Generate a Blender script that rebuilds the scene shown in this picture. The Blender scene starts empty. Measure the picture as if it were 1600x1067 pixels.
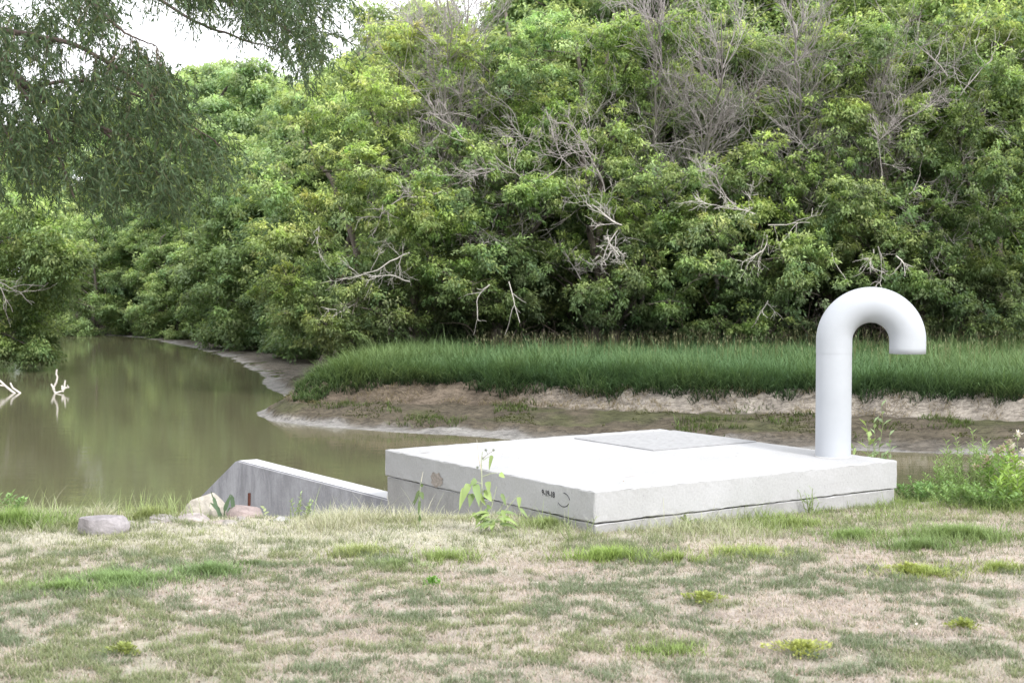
import bpy, bmesh, math, random
import numpy as np
from mathutils import Vector, Matrix

random.seed(11)
rng = np.random.default_rng(11)
R = math.radians
sc = bpy.context.scene
col = sc.collection

# ------------------------------------------------------------------ camera
F_PX, CX, CY = 2222.0, 800.0, 533.5
CAM_Z = 1.58
PITCH = math.atan((CY - 440.0) / F_PX)
cam_d = bpy.data.cameras.new('camera')
cam_d.lens = 50.0; cam_d.sensor_width = 36.0
cam_d.clip_start = 0.05; cam_d.clip_end = 2000
cam = bpy.data.objects.new('camera', cam_d); col.objects.link(cam)
cam.location = (0, 0, CAM_Z); cam.rotation_euler = (R(90) - PITCH, 0, 0)
cam_d.dof.use_dof = True; cam_d.dof.focus_distance = 13.0; cam_d.dof.aperture_fstop = 5.6
sc.camera = cam

def at(px, py, D):
    """world point at forward distance D (metres) seen at photo pixel px,py"""
    u = (px - CX) / F_PX; v = -(py - CY) / F_PX
    c, s = math.cos(PITCH), math.sin(PITCH)
    dy = c + v * s; dz = -s + v * c
    return np.array([u * D / dy, D, CAM_Z + dz * D / dy])

# ------------------------------------------------------------------ noise
def _hash(ix, iy, seed):
    h = (ix.astype(np.int64) * 374761393 + iy.astype(np.int64) * 668265263 + seed * 982451653) & 0x7fffffff
    h = ((h ^ (h >> 13)) * 1274126177) & 0x7fffffff
    return ((h ^ (h >> 16)) & 0xffff) / 65535.0
def vnoise(x, y, seed=0):
    x = np.asarray(x, float); y = np.asarray(y, float)
    ix = np.floor(x); iy = np.floor(y); fx = x - ix; fy = y - iy
    fx = fx * fx * (3 - 2 * fx); fy = fy * fy * (3 - 2 * fy)
    ix = ix.astype(np.int64); iy = iy.astype(np.int64)
    a = _hash(ix, iy, seed); b = _hash(ix + 1, iy, seed)
    c = _hash(ix, iy + 1, seed); d = _hash(ix + 1, iy + 1, seed)
    return (a * (1 - fx) + b * fx) * (1 - fy) + (c * (1 - fx) + d * fx) * fy
def fbm(x, y, o=4, seed=0):
    t = 0; a = 0.5; n = 0
    for k in range(o):
        t = t + a * vnoise(x * 2 ** k + 17.3 * k, y * 2 ** k - 9.1 * k, seed + k); n += a; a *= 0.5
    return t / n
def sstep(a, b, x):
    t = np.clip((x - a) / (b - a), 0, 1); return t * t * (3 - 2 * t)

# ------------------------------------------------------------------ objects
def tag(o, label=None, cat=None, group=None, kind=None):
    if label: o['label'] = label
    if cat: o['category'] = cat
    if group: o['group'] = group
    if kind: o['kind'] = kind
    return o
def link(name, data, parent=None, loc=None):
    o = bpy.data.objects.new(name, data); col.objects.link(o)
    if parent: o.parent = parent
    if loc is not None: o.location = loc
    return o
def empty(name, loc, rz=0.0):
    o = link(name, None, loc=tuple(float(v) for v in loc)); o.rotation_euler = (0, 0, rz); o.empty_display_size = .2
    return o

def np_mesh(name, V, faces, C=None, mat=None, smooth=False):
    """V (N,3); faces list of int arrays (M,k); C (N,3) colours"""
    me = bpy.data.meshes.new(name)
    V = np.ascontiguousarray(V, dtype=np.float32)
    me.vertices.add(len(V)); me.vertices.foreach_set('co', V.ravel())
    faces = [np.asarray(f, dtype=np.int32) for f in faces if len(f)]
    nl = sum(f.size for f in faces); nf = sum(len(f) for f in faces)
    me.loops.add(nl); me.polygons.add(nf)
    me.loops.foreach_set('vertex_index', np.concatenate([f.ravel() for f in faces]))
    starts = []; s = 0
    for f in faces:
        k = f.shape[1]; starts.append(s + np.arange(len(f)) * k); s += f.size
    me.polygons.foreach_set('loop_start', np.concatenate(starts).astype(np.int32))
    if C is not None:
        ca = me.color_attributes.new('Col', 'FLOAT_COLOR', 'POINT')
        C4 = np.ones((len(V), 4), np.float32); C4[:, :3] = np.clip(C, 0, 1)
        ca.data.foreach_set('color', C4.ravel())
    if smooth: me.polygons.foreach_set('use_smooth', np.ones(nf, bool))
    me.update(calc_edges=True)
    if mat: me.materials.append(mat)
    return me

class Tubes:
    def __init__(s): s.V = []; s.F = []; s.C = []; s.n = 0
    def add(s, pts, rad, colr=(.3, .3, .3), k=6, cap=True):
        pts = np.asarray(pts, float); m = len(pts)
        rad = np.asarray(rad, float) if np.ndim(rad) else np.full(m, float(rad))
        t = np.gradient(pts, axis=0); t /= np.linalg.norm(t, axis=1)[:, None] + 1e-9
        up = np.array([0, 0, 1.0]) if abs(t[0, 2]) < .9 else np.array([1.0, 0, 0])
        n = np.cross(t, up); n /= np.linalg.norm(n, axis=1)[:, None] + 1e-9
        for i in range(1, m):
            if n[i] @ n[i - 1] < 0: n[i] *= -1
        b = np.cross(t, n)
        a = np.arange(k) * 2 * math.pi / k
        ring = pts[:, None, :] + rad[:, None, None] * (np.cos(a)[None, :, None] * n[:, None, :] + np.sin(a)[None, :, None] * b[:, None, :])
        s.V.append(ring.reshape(-1, 3))
        s.C.append(np.tile(np.asarray(colr, float), (m * k, 1)))
        i = np.arange(m - 1)[:, None] * k; j = np.arange(k)[None, :]; j2 = (j + 1) % k
        f = np.stack([i + j, i + j2, i + k + j2, i + k + j], -1).reshape(-1, 4) + s.n
        s.F.append(f); s.n += m * k
    def mesh(s, name, mat): return np_mesh(name, np.concatenate(s.V), [np.concatenate(s.F)], np.concatenate(s.C), mat, True)

def nrm(a): return a / (np.linalg.norm(a, axis=-1, keepdims=True) + 1e-9)

def leaves(P, D, N, L, W, C, droop=0.0):
    """rhombic leaves: P base, D direction, N normal hint, L length, W width"""
    n = len(P); D = nrm(D); S = nrm(np.cross(D, N)); Nn = np.cross(S, D)
    L = np.broadcast_to(L, n)[:, None]; W = np.broadcast_to(W, n)[:, None]
    tip = P + D * L - np.array([0, 0, 1.0]) * L * droop
    mid = P + D * L * .45
    V = np.stack([P, mid + S * W / 2 + Nn * W * .12, tip, mid - S * W / 2 + Nn * W * .12], 1).reshape(-1, 3)
    Fq = np.arange(n * 4).reshape(-1, 4)
    Cc = np.repeat(C, 4, 0)
    return V, Fq, Cc

# ------------------------------------------------------------------ materials
def newmat(name):
    m = bpy.data.materials.new(name); m.use_nodes = True
    nt = m.node_tree; nt.nodes.clear()
    return m, nt, nt.nodes, nt.links
def attr_col(nt, name='Col'):
    a = nt.nodes.new('ShaderNodeAttribute'); a.attribute_name = name; return a
def noise(nt, scale, detail=6, rough=.6, vec=None, dist=0.0):
    n = nt.nodes.new('ShaderNodeTexNoise'); n.inputs['Scale'].default_value = scale
    n.inputs['Detail'].default_value = detail; n.inputs['Roughness'].default_value = rough
    n.inputs['Distortion'].default_value = dist
    if vec is not None: nt.links.new(vec, n.inputs['Vector'])
    return n
def ramp(nt, fac, stops):
    r = nt.nodes.new('ShaderNodeValToRGB'); nt.links.new(fac, r.inputs['Fac'])
    cr = r.color_ramp
    while len(cr.elements) < len(stops): cr.elements.new(.5)
    for e, (p, c) in zip(cr.elements, stops):
        e.position = p; e.color = (c, c, c, 1) if not hasattr(c, '__len__') else (*c, 1)
    return r
def mixc(nt, fac, a, b, mode='MIX'):
    m = nt.nodes.new('ShaderNodeMix'); m.data_type = 'RGBA'; m.blend_type = mode
    for i, v in ((0, fac), (6, a), (7, b)):
        if hasattr(v, 'is_linked'): nt.links.new(v, m.inputs[i])
        elif i == 0: m.inputs[0].default_value = v
        else: m.inputs[i].default_value = (*v, 1) if len(v) == 3 else v
    return m.outputs[2]
def bump(nt, h, strength, dist):
    b = nt.nodes.new('ShaderNodeBump'); b.inputs['Strength'].default_value = strength
    b.inputs['Distance'].default_value = dist; nt.links.new(h, b.inputs['Height']); return b.outputs[0]
def coords(nt, scale=None):
    g = nt.nodes.new('ShaderNodeTexCoord')
    if scale is None: return g.outputs['Object']
    mp = nt.nodes.new('ShaderNodeMapping'); mp.inputs['Scale'].default_value = scale
    nt.links.new(g.outputs['Object'], mp.inputs['Vector']); return mp.outputs[0]
def principled(nt, base, rough=.8, spec=.3, normal=None, metal=0.0):
    p = nt.nodes.new('ShaderNodeBsdfPrincipled'); o = nt.nodes.new('ShaderNodeOutputMaterial')
    if hasattr(base, 'is_linked'): nt.links.new(base, p.inputs['Base Color'])
    else: p.inputs['Base Color'].default_value = (*base, 1)
    if hasattr(rough, 'is_linked'): nt.links.new(rough, p.inputs['Roughness'])
    else: p.inputs['Roughness'].default_value = rough
    p.inputs['Specular IOR Level'].default_value = spec; p.inputs['Metallic'].default_value = metal
    if normal is not None: nt.links.new(normal, p.inputs['Normal'])
    nt.links.new(p.outputs[0], o.inputs[0]); return p, o

def mat_leaf(name, trans=.35, gain=1.0, vary=.25, spec=.25, sat=1.0):
    m, nt, N, L = newmat(name)
    a = attr_col(nt)
    oi = N.new('ShaderNodeObjectInfo')
    hs = N.new('ShaderNodeHueSaturation'); L.new(a.outputs['Color'], hs.inputs['Color']); hs.inputs['Saturation'].default_value = sat
    mr = N.new('ShaderNodeMapRange'); L.new(oi.outputs['Random'], mr.inputs[0])
    mr.inputs[3].default_value = gain * (1 - vary); mr.inputs[4].default_value = gain * (1 + vary)
    L.new(mr.outputs[0], hs.inputs['Value'])
    mr2 = N.new('ShaderNodeMapRange'); L.new(oi.outputs['Random'], mr2.inputs[0])
    mr2.inputs[3].default_value = .505; mr2.inputs[4].default_value = .49
    L.new(mr2.outputs[0], hs.inputs['Hue'])
    p, o = principled(nt, hs.outputs[0], .5, spec)
    t = N.new('ShaderNodeBsdfTranslucent')
    tc = mixc(nt, 1.0, hs.outputs[0], (1.2, 1.2, .8), 'MULTIPLY'); L.new(tc, t.inputs[0])
    mx = N.new('ShaderNodeMixShader'); mx.inputs[0].default_value = trans
    L.new(p.outputs[0], mx.inputs[1]); L.new(t.outputs[0], mx.inputs[2]); L.new(mx.outputs[0], o.inputs[0])
    return m
def mat_bark(name, base, var=.5, scale=6):
    m, nt, N, L = newmat(name)
    a = attr_col(nt)
    n = noise(nt, scale, 8, .7, coords(nt, (1, 1, .25)))
    r = ramp(nt, n.outputs[0], [(.3, 1 - var), (.7, 1 + var * .4)])
    c = mixc(nt, 1.0, a.outputs['Color'], r.outputs[0], 'MULTIPLY')
    principled(nt, c, .9, .2, bump(nt, n.outputs[0], .6, .02)); return m

M = {}
M['leaf'] = mat_leaf('maple_leaf', .46, 1.08, .2, .3, .84)
M['leaf_front'] = mat_leaf('maple_leaf_front', .46, 1.1, .06, .3, .86)
M['willow'] = mat_leaf('willow_leaf', .3, 1.0, .0)
M['weed'] = mat_leaf('weed_leaf', .35, 1.0, .1)
M['blade'] = mat_leaf('grass_blade', .3, 1.0, .0, .1)
M['bark'] = mat_bark('bark', None)
M['dead'] = mat_bark('dead_wood', None, .25, 12)

# concrete ----------------------------------------------------------
def mat_concrete(name, base, dark, streak=0.0):
    m, nt, N, L = newmat(name)
    big = noise(nt, 1.6, 6, .62, coords(nt))
    fine = noise(nt, 60, 6, .7, coords(nt))
    pits = N.new('ShaderNodeTexVoronoi'); pits.inputs['Scale'].default_value = 45
    L.new(coords(nt), pits.inputs['Vector'])
    c = mixc(nt, ramp(nt, big.outputs[0], [(.35, 0), (.7, 1)]).outputs[0], dark, base)
    f = ramp(nt, fine.outputs[0], [(.3, .86), (.65, 1.05)])
    c = mixc(nt, 1.0, c, f.outputs[0], 'MULTIPLY')
    # a few small air-holes
    sel = ramp(nt, pits.outputs['Distance'], [(.0, 0.35), (.12, .55), (.16, 1)])
    gate = ramp(nt, noise(nt, 9, 2, .5, coords(nt)).outputs[0], [(.52, 0), (.62, 1)])
    inv = mixc(nt, gate.outputs[0], (1, 1, 1), sel.outputs[0])
    c = mixc(nt, 1.0, c, inv, 'MULTIPLY')
    if streak:
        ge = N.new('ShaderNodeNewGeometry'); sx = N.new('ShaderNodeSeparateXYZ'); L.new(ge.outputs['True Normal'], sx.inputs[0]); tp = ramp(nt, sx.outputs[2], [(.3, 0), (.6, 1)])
        s = noise(nt, 5, 7, .7, coords(nt, (1.3, 1.3, .55)), .6)
        sr = ramp(nt, s.outputs[0], [(.42, 1 - streak), (.62, 1)])
        c = mixc(nt, 1.0, c, sr.outputs[0], 'MULTIPLY')
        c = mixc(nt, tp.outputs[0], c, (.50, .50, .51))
    principled(nt, c, .85, .25, bump(nt, fine.outputs[0], .35, .004)); return m
M['conc'] = mat_concrete('concrete_slab', (.435, .435, .445), (.37, .37, .37))
M['conc_base'] = mat_concrete('concrete_base', (.42, .415, .42), (.33, .325, .32), .12)
M['conc_wall'] = mat_concrete('concrete_wall', (.44, .44, .47), (.36, .36, .39), .30)

def simple(name, c, rough=.6, spec=.4, nscale=20, var=.12, metal=0.0, bs=.1):
    m, nt, N, L = newmat(name)
    n = noise(nt, nscale, 5, .6, coords(nt))
    r = ramp(nt, n.outputs[0], [(.3, 1 - var), (.7, 1 + var * .3)])
    cc = mixc(nt, 1.0, (*c,), r.outputs[0], 'MULTIPLY')
    principled(nt, cc, rough, spec, bump(nt, n.outputs[0], bs, .002), metal); return m
M['paint'] = simple('grey_white_pipe_paint', (.41, .43, .46), .55, .35, 3.2, .08, bs=.06)
M['plate'] = simple('hatch_plate_metal', (.33, .33, .335), .6, .4, 25, .25)
M['ink'] = simple('black_marker', (.03, .03, .035), .7)
M['rust'] = simple('rusty_steel', (.09, .035, .025), .9, .2, 30, .4)
M['stem'] = mat_bark('plant_stem', None, .2, 30)

def mat_ground(name, gain=1.0, scale=5, b=.6, rough=.95):
    m, nt, N, L = newmat(name)
    a = attr_col(nt)
    n1 = noise(nt, scale, 9, .72, coords(nt)); n2 = noise(nt, scale * 9, 6, .7, coords(nt))
    r1 = ramp(nt, n1.outputs[0], [(.3, .62), (.68, 1.25)]); r2 = ramp(nt, n2.outputs[0], [(.3, .7), (.7, 1.18)])
    c = mixc(nt, 1.0, a.outputs['Color'], r1.outputs[0], 'MULTIPLY')
    c = mixc(nt, 1.0, c, r2.outputs[0], 'MULTIPLY')
    add = N.new('ShaderNodeMath'); add.operation = 'ADD'; L.new(n1.outputs[0], add.inputs[0]); L.new(n2.outputs[0], add.inputs[1])
    principled(nt, c, rough, .2, bump(nt, add.outputs[0], b, .06)); return m
M['lawn'] = mat_ground('dry_lawn_soil', 1, 4, .5)
def mat_bank():
    m, nt, N, L = newmat('river_bank_soil')
    a = attr_col(nt)
    n1 = noise(nt, 1.5, 10, .75, coords(nt)); n2 = noise(nt, 11, 8, .75, coords(nt, (.6, 1.3, 1)))
    cr = noise(nt, 2.6, 8, .7, coords(nt, (.32, 1.25, 1.6)), .5)
    sub = N.new('ShaderNodeMath'); sub.operation = 'SUBTRACT'; L.new(cr.outputs[0], sub.inputs[0]); sub.inputs[1].default_value = .5
    ab = N.new('ShaderNodeMath'); ab.operation = 'ABSOLUTE'; L.new(sub.outputs[0], ab.inputs[0])
    crk = ramp(nt, ab.outputs[0], [(.0, .35), (.012, .7), (.03, 1)])
    c = mixc(nt, 1.0, a.outputs['Color'], ramp(nt, n1.outputs[0], [(.32, .62), (.66, 1.28)]).outputs[0], 'MULTIPLY')
    c = mixc(nt, 1.0, c, ramp(nt, n2.outputs[0], [(.32, .55), (.66, 1.25)]).outputs[0], 'MULTIPLY')
    c = mixc(nt, 1.0, c, crk.outputs[0], 'MULTIPLY')
    ad = N.new('ShaderNodeMath'); ad.operation = 'ADD'; L.new(n1.outputs[0], ad.inputs[0]); L.new(n2.outputs[0], ad.inputs[1])
    principled(nt, c, .85, .2, bump(nt, ad.outputs[0], 1.0, .10)); return m
M['bank'] = mat_bank()

def mat_water():
    m, nt, N, L = newmat('murky_river_water')
    v = coords(nt, (1, 2.6, 1))
    n1 = noise(nt, 1.3, 4, .55, v); n2 = noise(nt, .25, 3, .5, coords(nt)); 
    b1 = N.new('ShaderNodeBump'); b1.inputs['Strength'].default_value = .07; b1.inputs['Distance'].default_value = .05
    L.new(n1.outputs[0], b1.inputs['Height'])
    c = mixc(nt, n2.outputs[0], (.118, .112, .066), (.135, .125, .078))
    r = ramp(nt, n2.outputs[0], [(.45, .02), (.62, .07)])
    p, o = principled(nt, c, r.outputs[0], .5, b1.outputs[0])
    p.inputs['IOR'].default_value = 1.38
    return m
M['water'] = mat_water()

# ------------------------------------------------------------------ world / sun
SUN_AZ = R(150); SUN_EL = R(43)      # azimuth clockwise from +Y (north)
w = bpy.data.worlds.new('World'); sc.world = w; w.use_nodes = True
nt = w.node_tree; nt.nodes.clear()
sky = nt.nodes.new('ShaderNodeTexSky'); sky.sky_type = 'NISHITA'; sky.sun_disc = False
sky.sun_elevation = SUN_EL; sky.sun_rotation = SUN_AZ; sky.dust_density = 4; sky.air_density = 1.0; sky.ozone_density = 1
hs = nt.nodes.new('ShaderNodeHueSaturation'); hs.inputs['Saturation'].default_value = .18; hs.inputs['Value'].default_value = 1.0
mx = nt.nodes.new('ShaderNodeMix'); mx.data_type = 'RGBA'; mx.inputs[0].default_value = .7
mx.inputs[7].default_value = (17.5, 17.8, 18.6, 1)
bg = nt.nodes.new('ShaderNodeBackground'); bg.inputs[1].default_value = .145
ow = nt.nodes.new('ShaderNodeOutputWorld')
nt.links.new(sky.outputs[0], hs.inputs['Color']); nt.links.new(hs.outputs[0], mx.inputs[6])
nt.links.new(mx.outputs[2], bg.inputs[0]); nt.links.new(bg.outputs[0], ow.inputs[0])
sl = bpy.data.lights.new('sun', 'SUN'); sl.energy = 3.5; sl.angle = R(10); sl.color = (1, .98, .95)
so = link('sun', sl)
sdir = Vector((math.sin(SUN_AZ) * math.cos(SUN_EL), math.cos(SUN_AZ) * math.cos(SUN_EL), math.sin(SUN_EL)))
so.rotation_euler = sdir.to_track_quat('Z', 'Y').to_euler(); so.location = (10, -10, 20)
sc.view_settings.view_transform = 'Standard'; sc.view_settings.look = 'None'
sc.view_settings.exposure = 0; sc.view_settings.gamma = 1
sc.cycles.max_bounces = 7; sc.cycles.diffuse_bounces = 4; sc.cycles.glossy_bounces = 3
sc.cycles.transmission_bounces = 4; sc.cycles.transparent_max_bounces = 4
sc.cycles.caustics_reflective = False; sc.cycles.caustics_refractive = False

# ------------------------------------------------------------------ terrain
WZ = -2.0
def crest_y(x): return 9.62 + 1.05 * sstep(1.2, 3.0, x) + .10 * np.sin(x * 1.7) + .2 * sstep(-2, -4, x)
def lawn_z(x, y):
    d = y - crest_y(x)
    und = .05 * (fbm(x * .5, y * .5, 3, 5) - .5) + .035 * (fbm(x * 3, y * 3, 3, 6) - .5)
    z = -.02 + und - .05 * sstep(0, 3, x) * sstep(8.5, 10.5, y)
    z = z - np.where(d > 0, .24 * np.minimum(d, 1.6) + .52 * np.maximum(d - 1.6, 0), 0)
    return np.maximum(z, -3.2)
def axis(*seg):
    out = [seg[0][0]]
    for a, b, st in seg: out += list(np.linspace(a, b, max(2, int(round((b - a) / st)) + 1))[1:])
    return np.array(out)
def grid(name, xs, ys, zf, cf, mat):
    X, Y = np.meshgrid(xs, ys); x = X.ravel(); y = Y.ravel()
    z = zf(x, y); nx, ny = len(xs), len(ys)
    i = (np.arange(ny - 1)[:, None] * nx + np.arange(nx - 1)[None, :]).ravel()
    f = np.stack([i, i + 1, i + 1 + nx, i + nx], 1)
    me = np_mesh(name, np.stack([x, y, z], 1), [f], cf(x, y, z), mat, True)
    return link(name, me)

def green_mask(x, y):
    """how grassy the lawn is, 0 bare thatch .. 1 green"""
    n = fbm(x * 1.3 + 3, y * 2.0, 3, 21) * .26 + fbm(x * 6.5, y * 9.5, 3, 31) * .40 + fbm(x * 19, y * 22, 3, 35) * .34
    left = sstep(.8, -2.4, x) * .085 * sstep(8.2, 7.2, y) + .015
    return sstep(.38, .68, n + left) * (1 - .35 * sstep(8.0, 8.8, y))
def pale_mask(x, y):
    n = fbm(x * 1.1, y * 1.3, 3, 77)
    a = sstep(7.8, 8.7, y + .5 * (n - .5)) * sstep(.6, -.6, x) * (.55 + .45 * sstep(-4.0, -2.6, x))
    b = sstep(8.3, 9.0, y) * sstep(-.8, .4, x) * sstep(2.0, 1.2, x) * .6
    return np.clip(a + b, 0, 1)
def lawn_col(x, y, z):
    g = green_mask(x, y)[:, None]; pm = pale_mask(x, y)[:, None]
    n = fbm(x * 2.5, y * 2.5, 4, 3)[:, None]
    tan = np.array([.475, .415, .37]) * (.75 + .5 * n); gr = np.array([.29, .31, .21])
    c = tan * (1 - g * .55) + gr * g * .55
    c = c * (1 - pm * .6) + np.array([.56, .54, .44]) * pm * .6
    d = (y - crest_y(x))[:, None]
    c = np.where(d > .4, np.array([.20, .18, .12]) * (.7 + .6 * n), c)
    return c
lawn = grid('lawn', axis((-70, -9, 1.2), (-9, -5, .1), (-5, 5, .035), (5, 9, .1), (9, 70, 1.2)),
            axis((-50, 3, 1.2), (3, 4.8, .2), (4.8, 11.5, .035), (11.5, 18, .2)), lawn_z, lawn_col, M['lawn'])
tag(lawn, kind='structure')

shore = np.array([(-150, 108), (-60, 106), (-40, 102), (-31, 99), (-24, 91), (-17.1, 76), (-13.2, 66), (-10.4, 57), (-9.2, 53), (-8.9, 50), (-7.8, 46.5),
    (-7.0, 44), (-6.6, 42.6), (-6.9, 40.5), (-6.9, 38), (-6.3, 36.6), (-5.1, 35.3), (-3.0, 33.8), (-1.6, 33.1), (0, 32.2), (2.8, 31.2), (8.7, 29.7), (10.4, 28.9), (20, 27.5), (40, 25), (150, 20)], float)
far_poly = np.vstack([shore, [(150, 260), (-150, 260)]])
left_poly = np.array([(-12.5, 14), (-14, 25), (-17.5, 40), (-21.0, 50), (-25, 62), (-36, 76), (-60, 84), (-150, 88), (-150, 10), (-12, 10)], float)
def seg_dist(x, y, poly, closed):
    d = np.full(x.shape, 1e9); n = len(poly)
    for i in range(n if closed else n - 1):
        a = poly[i]; b = poly[(i + 1) % n]; ab = b - a; L2 = ab @ ab
        t = np.clip(((x - a[0]) * ab[0] + (y - a[1]) * ab[1]) / L2, 0, 1)
        d = np.minimum(d, np.hypot(x - a[0] - t * ab[0], y - a[1] - t * ab[1]))
    return d
def inside(x, y, poly):
    c = np.zeros(x.shape, bool); n = len(poly); j = n - 1
    for i in range(n):
        xi, yi = poly[i]; xj, yj = poly[j]
        c ^= ((yi > y) != (yj > y)) & (x < (xj - xi) * (y - yi) / ((yj - yi) + 1e-12) + xi); j = i
    return c
def far_d(x, y):
    """distance inland from the water line, wobbled"""
    wob = .35 * (fbm(x * .9, y * .9, 3, 41) - .5)
    d = seg_dist(x, y, shore, False); d = np.where(inside(x, y, far_poly), d, -d)
    return d + wob
def mud_w(x, y):
    return .75 + 2.55 * sstep(-6.2, -.5, x) + .6 * sstep(42, 46, y) + 9.5 * sstep(-6.4, -9.0, x) * sstep(44, 60, y) + .5 * (fbm(x * .35, y * .35, 2, 8) - .5)
def far_z(x, y):
    d = far_d(x, y); w_ = mud_w(x, y)
    n = fbm(x * 1.2, y * 1.2, 4, 51) - .5; n2 = fbm(x * 4, y * 4, 3, 61) - .5
    z1 = WZ + .30 * np.clip(d / w_, 0, 1) ** 1.2 + np.where(d < 0, d * .35, 0)
    terr = .09 * sstep(.32, .36, d / w_ + .15 * n) + .05 * sstep(.62, .66, d / w_ + .2 * n)   # little slumped ledges
    cut = sstep(0, .85, d - w_ + .5 * n)
    z = z1 + terr * (d > 0) + .50 * cut + .35 * sstep(6, 22, d - w_)
    n4 = fbm(x * 9, y * 9, 2, 62) - .5
    z = z + (d > 0) * ((.14 * n + .11 * n2 + .05 * n4) * sstep(0, 1, d)) + cut * (1 - sstep(.9, 1.5, d - w_)) * .25 * n2
    dl = seg_dist(x, y, left_poly, True); dl = np.where(inside(x, y, left_poly), dl, -dl)
    zl = WZ + np.where(dl > 0, 1.4 * sstep(0, 4, dl), dl * .35) + .1 * n
    return np.maximum(np.maximum(z, zl), -3.4)
def far_col(x, y, z):
    d = far_d(x, y)[:, None]; w_ = mud_w(x, y)[:, None]
    n = fbm(x * 1.3, y * 1.3, 4, 71)[:, None]; n3 = fbm(x * .5, y * .5, 3, 81)[:, None]
    wet = np.array([.175, .155, .128]); edge = np.array([.36, .345, .325]); mud = np.array([.14, .118, .085]); tan = np.array([.43, .385, .335])
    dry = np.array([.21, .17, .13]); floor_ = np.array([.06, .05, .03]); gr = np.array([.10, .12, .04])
    t = d / w_
    ew = .25 + .9 * (fbm(x * .8, y * .8, 2, 72)[:, None] - .4)
    c = edge * (1 - sstep(.05, .5, d - ew + .9 * (n - .5))) + wet * sstep(.05, .5, d - ew + .9 * (n - .5))
    c = c + (mud - c) * sstep(.28, .36, t + .15 * (n - .5))
    c = c + (gr - c) * (.55 * sstep(.5, .64, n3) * sstep(.4, .5, t) * (t < 1.02))
    tn = sstep(.98, 1.03, t + .12 * (n - .5))
    right = sstep(-1, 3, x)[:, None]
    cl = dry * (1 - right) + tan * right
    c = c + (cl * (.75 + .5 * n) - c) * tn
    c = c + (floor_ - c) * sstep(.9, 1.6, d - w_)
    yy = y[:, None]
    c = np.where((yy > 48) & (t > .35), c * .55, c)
    left = inside(x, y, left_poly)[:, None]
    return np.where(left, np.array([.07, .06, .04]), c)
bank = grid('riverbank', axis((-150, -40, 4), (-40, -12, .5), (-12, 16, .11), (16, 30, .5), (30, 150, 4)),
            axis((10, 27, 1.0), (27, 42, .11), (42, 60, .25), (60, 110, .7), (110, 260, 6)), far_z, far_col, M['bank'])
tag(bank, kind='structure')
water = link('river_water', np_mesh('river_water', np.array([(-160, 9, WZ), (160, 9, WZ), (160, 130, WZ), (-160, 130, WZ)]), [np.array([[0, 1, 2, 3]])], None, M['water']))
tag(water, kind='structure')

# ------------------------------------------------------------------ concrete vault
TH = R(34.0); ex = np.array([math.cos(TH), math.sin(TH), 0]); ey = np.array([-math.sin(TH), math.cos(TH), 0]); ez = np.array([0, 0, 1.0])
FC = np.array([.52, 8.90, 0]); SA, SB = 2.81, 2.72; ZT = .26; ZJ = .055
def box_mesh(name, lo, hi, mat, cuts=(40, 40, 3), bev=.008, jit=.003, rag=None, seed=1):
    bm = bmesh.new(); bmesh.ops.create_cube(bm, size=1)
    for v in bm.verts: v.co = Vector([(lo[i] + hi[i]) / 2 + v.co[i] * (hi[i] - lo[i]) for i in range(3)])
    for axis_i, c in enumerate(cuts):
        for k in range(1, c):
            p = [0, 0, 0]; p[axis_i] = lo[axis_i] + (hi[axis_i] - lo[axis_i]) * k / c
            nn = [0, 0, 0]; nn[axis_i] = 1
            bmesh.ops.bisect_plane(bm, geom=bm.verts[:] + bm.edges[:] + bm.faces[:], plane_co=p, plane_no=nn)
    bm.normal_update()
    es = [e for e in bm.edges if len(e.link_faces) == 2 and e.calc_face_angle(0) > 1]
    bmesh.ops.bevel(bm, geom=es, offset=bev, segments=3, affect='EDGES', profile=.5)
    rr = random.Random(seed)
    for v in bm.verts:
        q = v.co
        on = sum(1 for i in range(3) if min(abs(q[i] - lo[i]), abs(q[i] - hi[i])) < bev * 1.2)
        a = jit * (1.0 if on >= 2 else .25)
        v.co = q + Vector([rr.uniform(-a, a) for _ in range(3)])
    if rag:
        for v in bm.verts:
            rag(v)
    me = bpy.data.meshes.new(name); bm.to_mesh(me); bm.free(); me.materials.append(mat)
    for p in me.polygons: p.use_smooth = False
    return me
vault = empty('concrete_vault', FC, TH)
tag(vault, 'square grey white concrete vault with a thick lid slab on the bank edge', 'concrete vault')
def rag_bottom(v):
    if v.co.z < ZJ + .012 and (v.co.x < .02 or v.co.y < .02):
        t = v.co.x + v.co.y
        n = float(vnoise(np.array([t * 9.0]), np.array([1.3]), 4)[0]); n2 = float(vnoise(np.array([t * 31.0]), np.array([4.3]), 5)[0])
        v.co.z += .013 * max(0, n - .45) + .010 * max(0, n2 - .6)
link('lid_slab', box_mesh('lid_slab', (0, 0, ZJ), (SA, SB, ZT), M['conc'], (60, 60, 4), .009, .0022, rag_bottom), vault)
link('vault_base', box_mesh('vault_base', (.012, .012, -2.6), (SA - .012, SB - .012, ZJ - .007), M['conc_base'], (30, 30, 10), .008, .002), vault)
def loc_of(px, py, z):
    a = math.atan((py - CY) / F_PX) + PITCH
    D = (CAM_Z - z) / math.tan(a); p = at(px, py, D); q = p - FC
    return q @ ex, q @ ey
hx, hy = 1.20, 1.98
link('hatch_plate', box_mesh('hatch_plate', (1.69, 1.46, ZT + .0005), (2.785, 2.50, ZT + .009), M['plate'], (2, 2, 1), .002, 0), vault)
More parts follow.
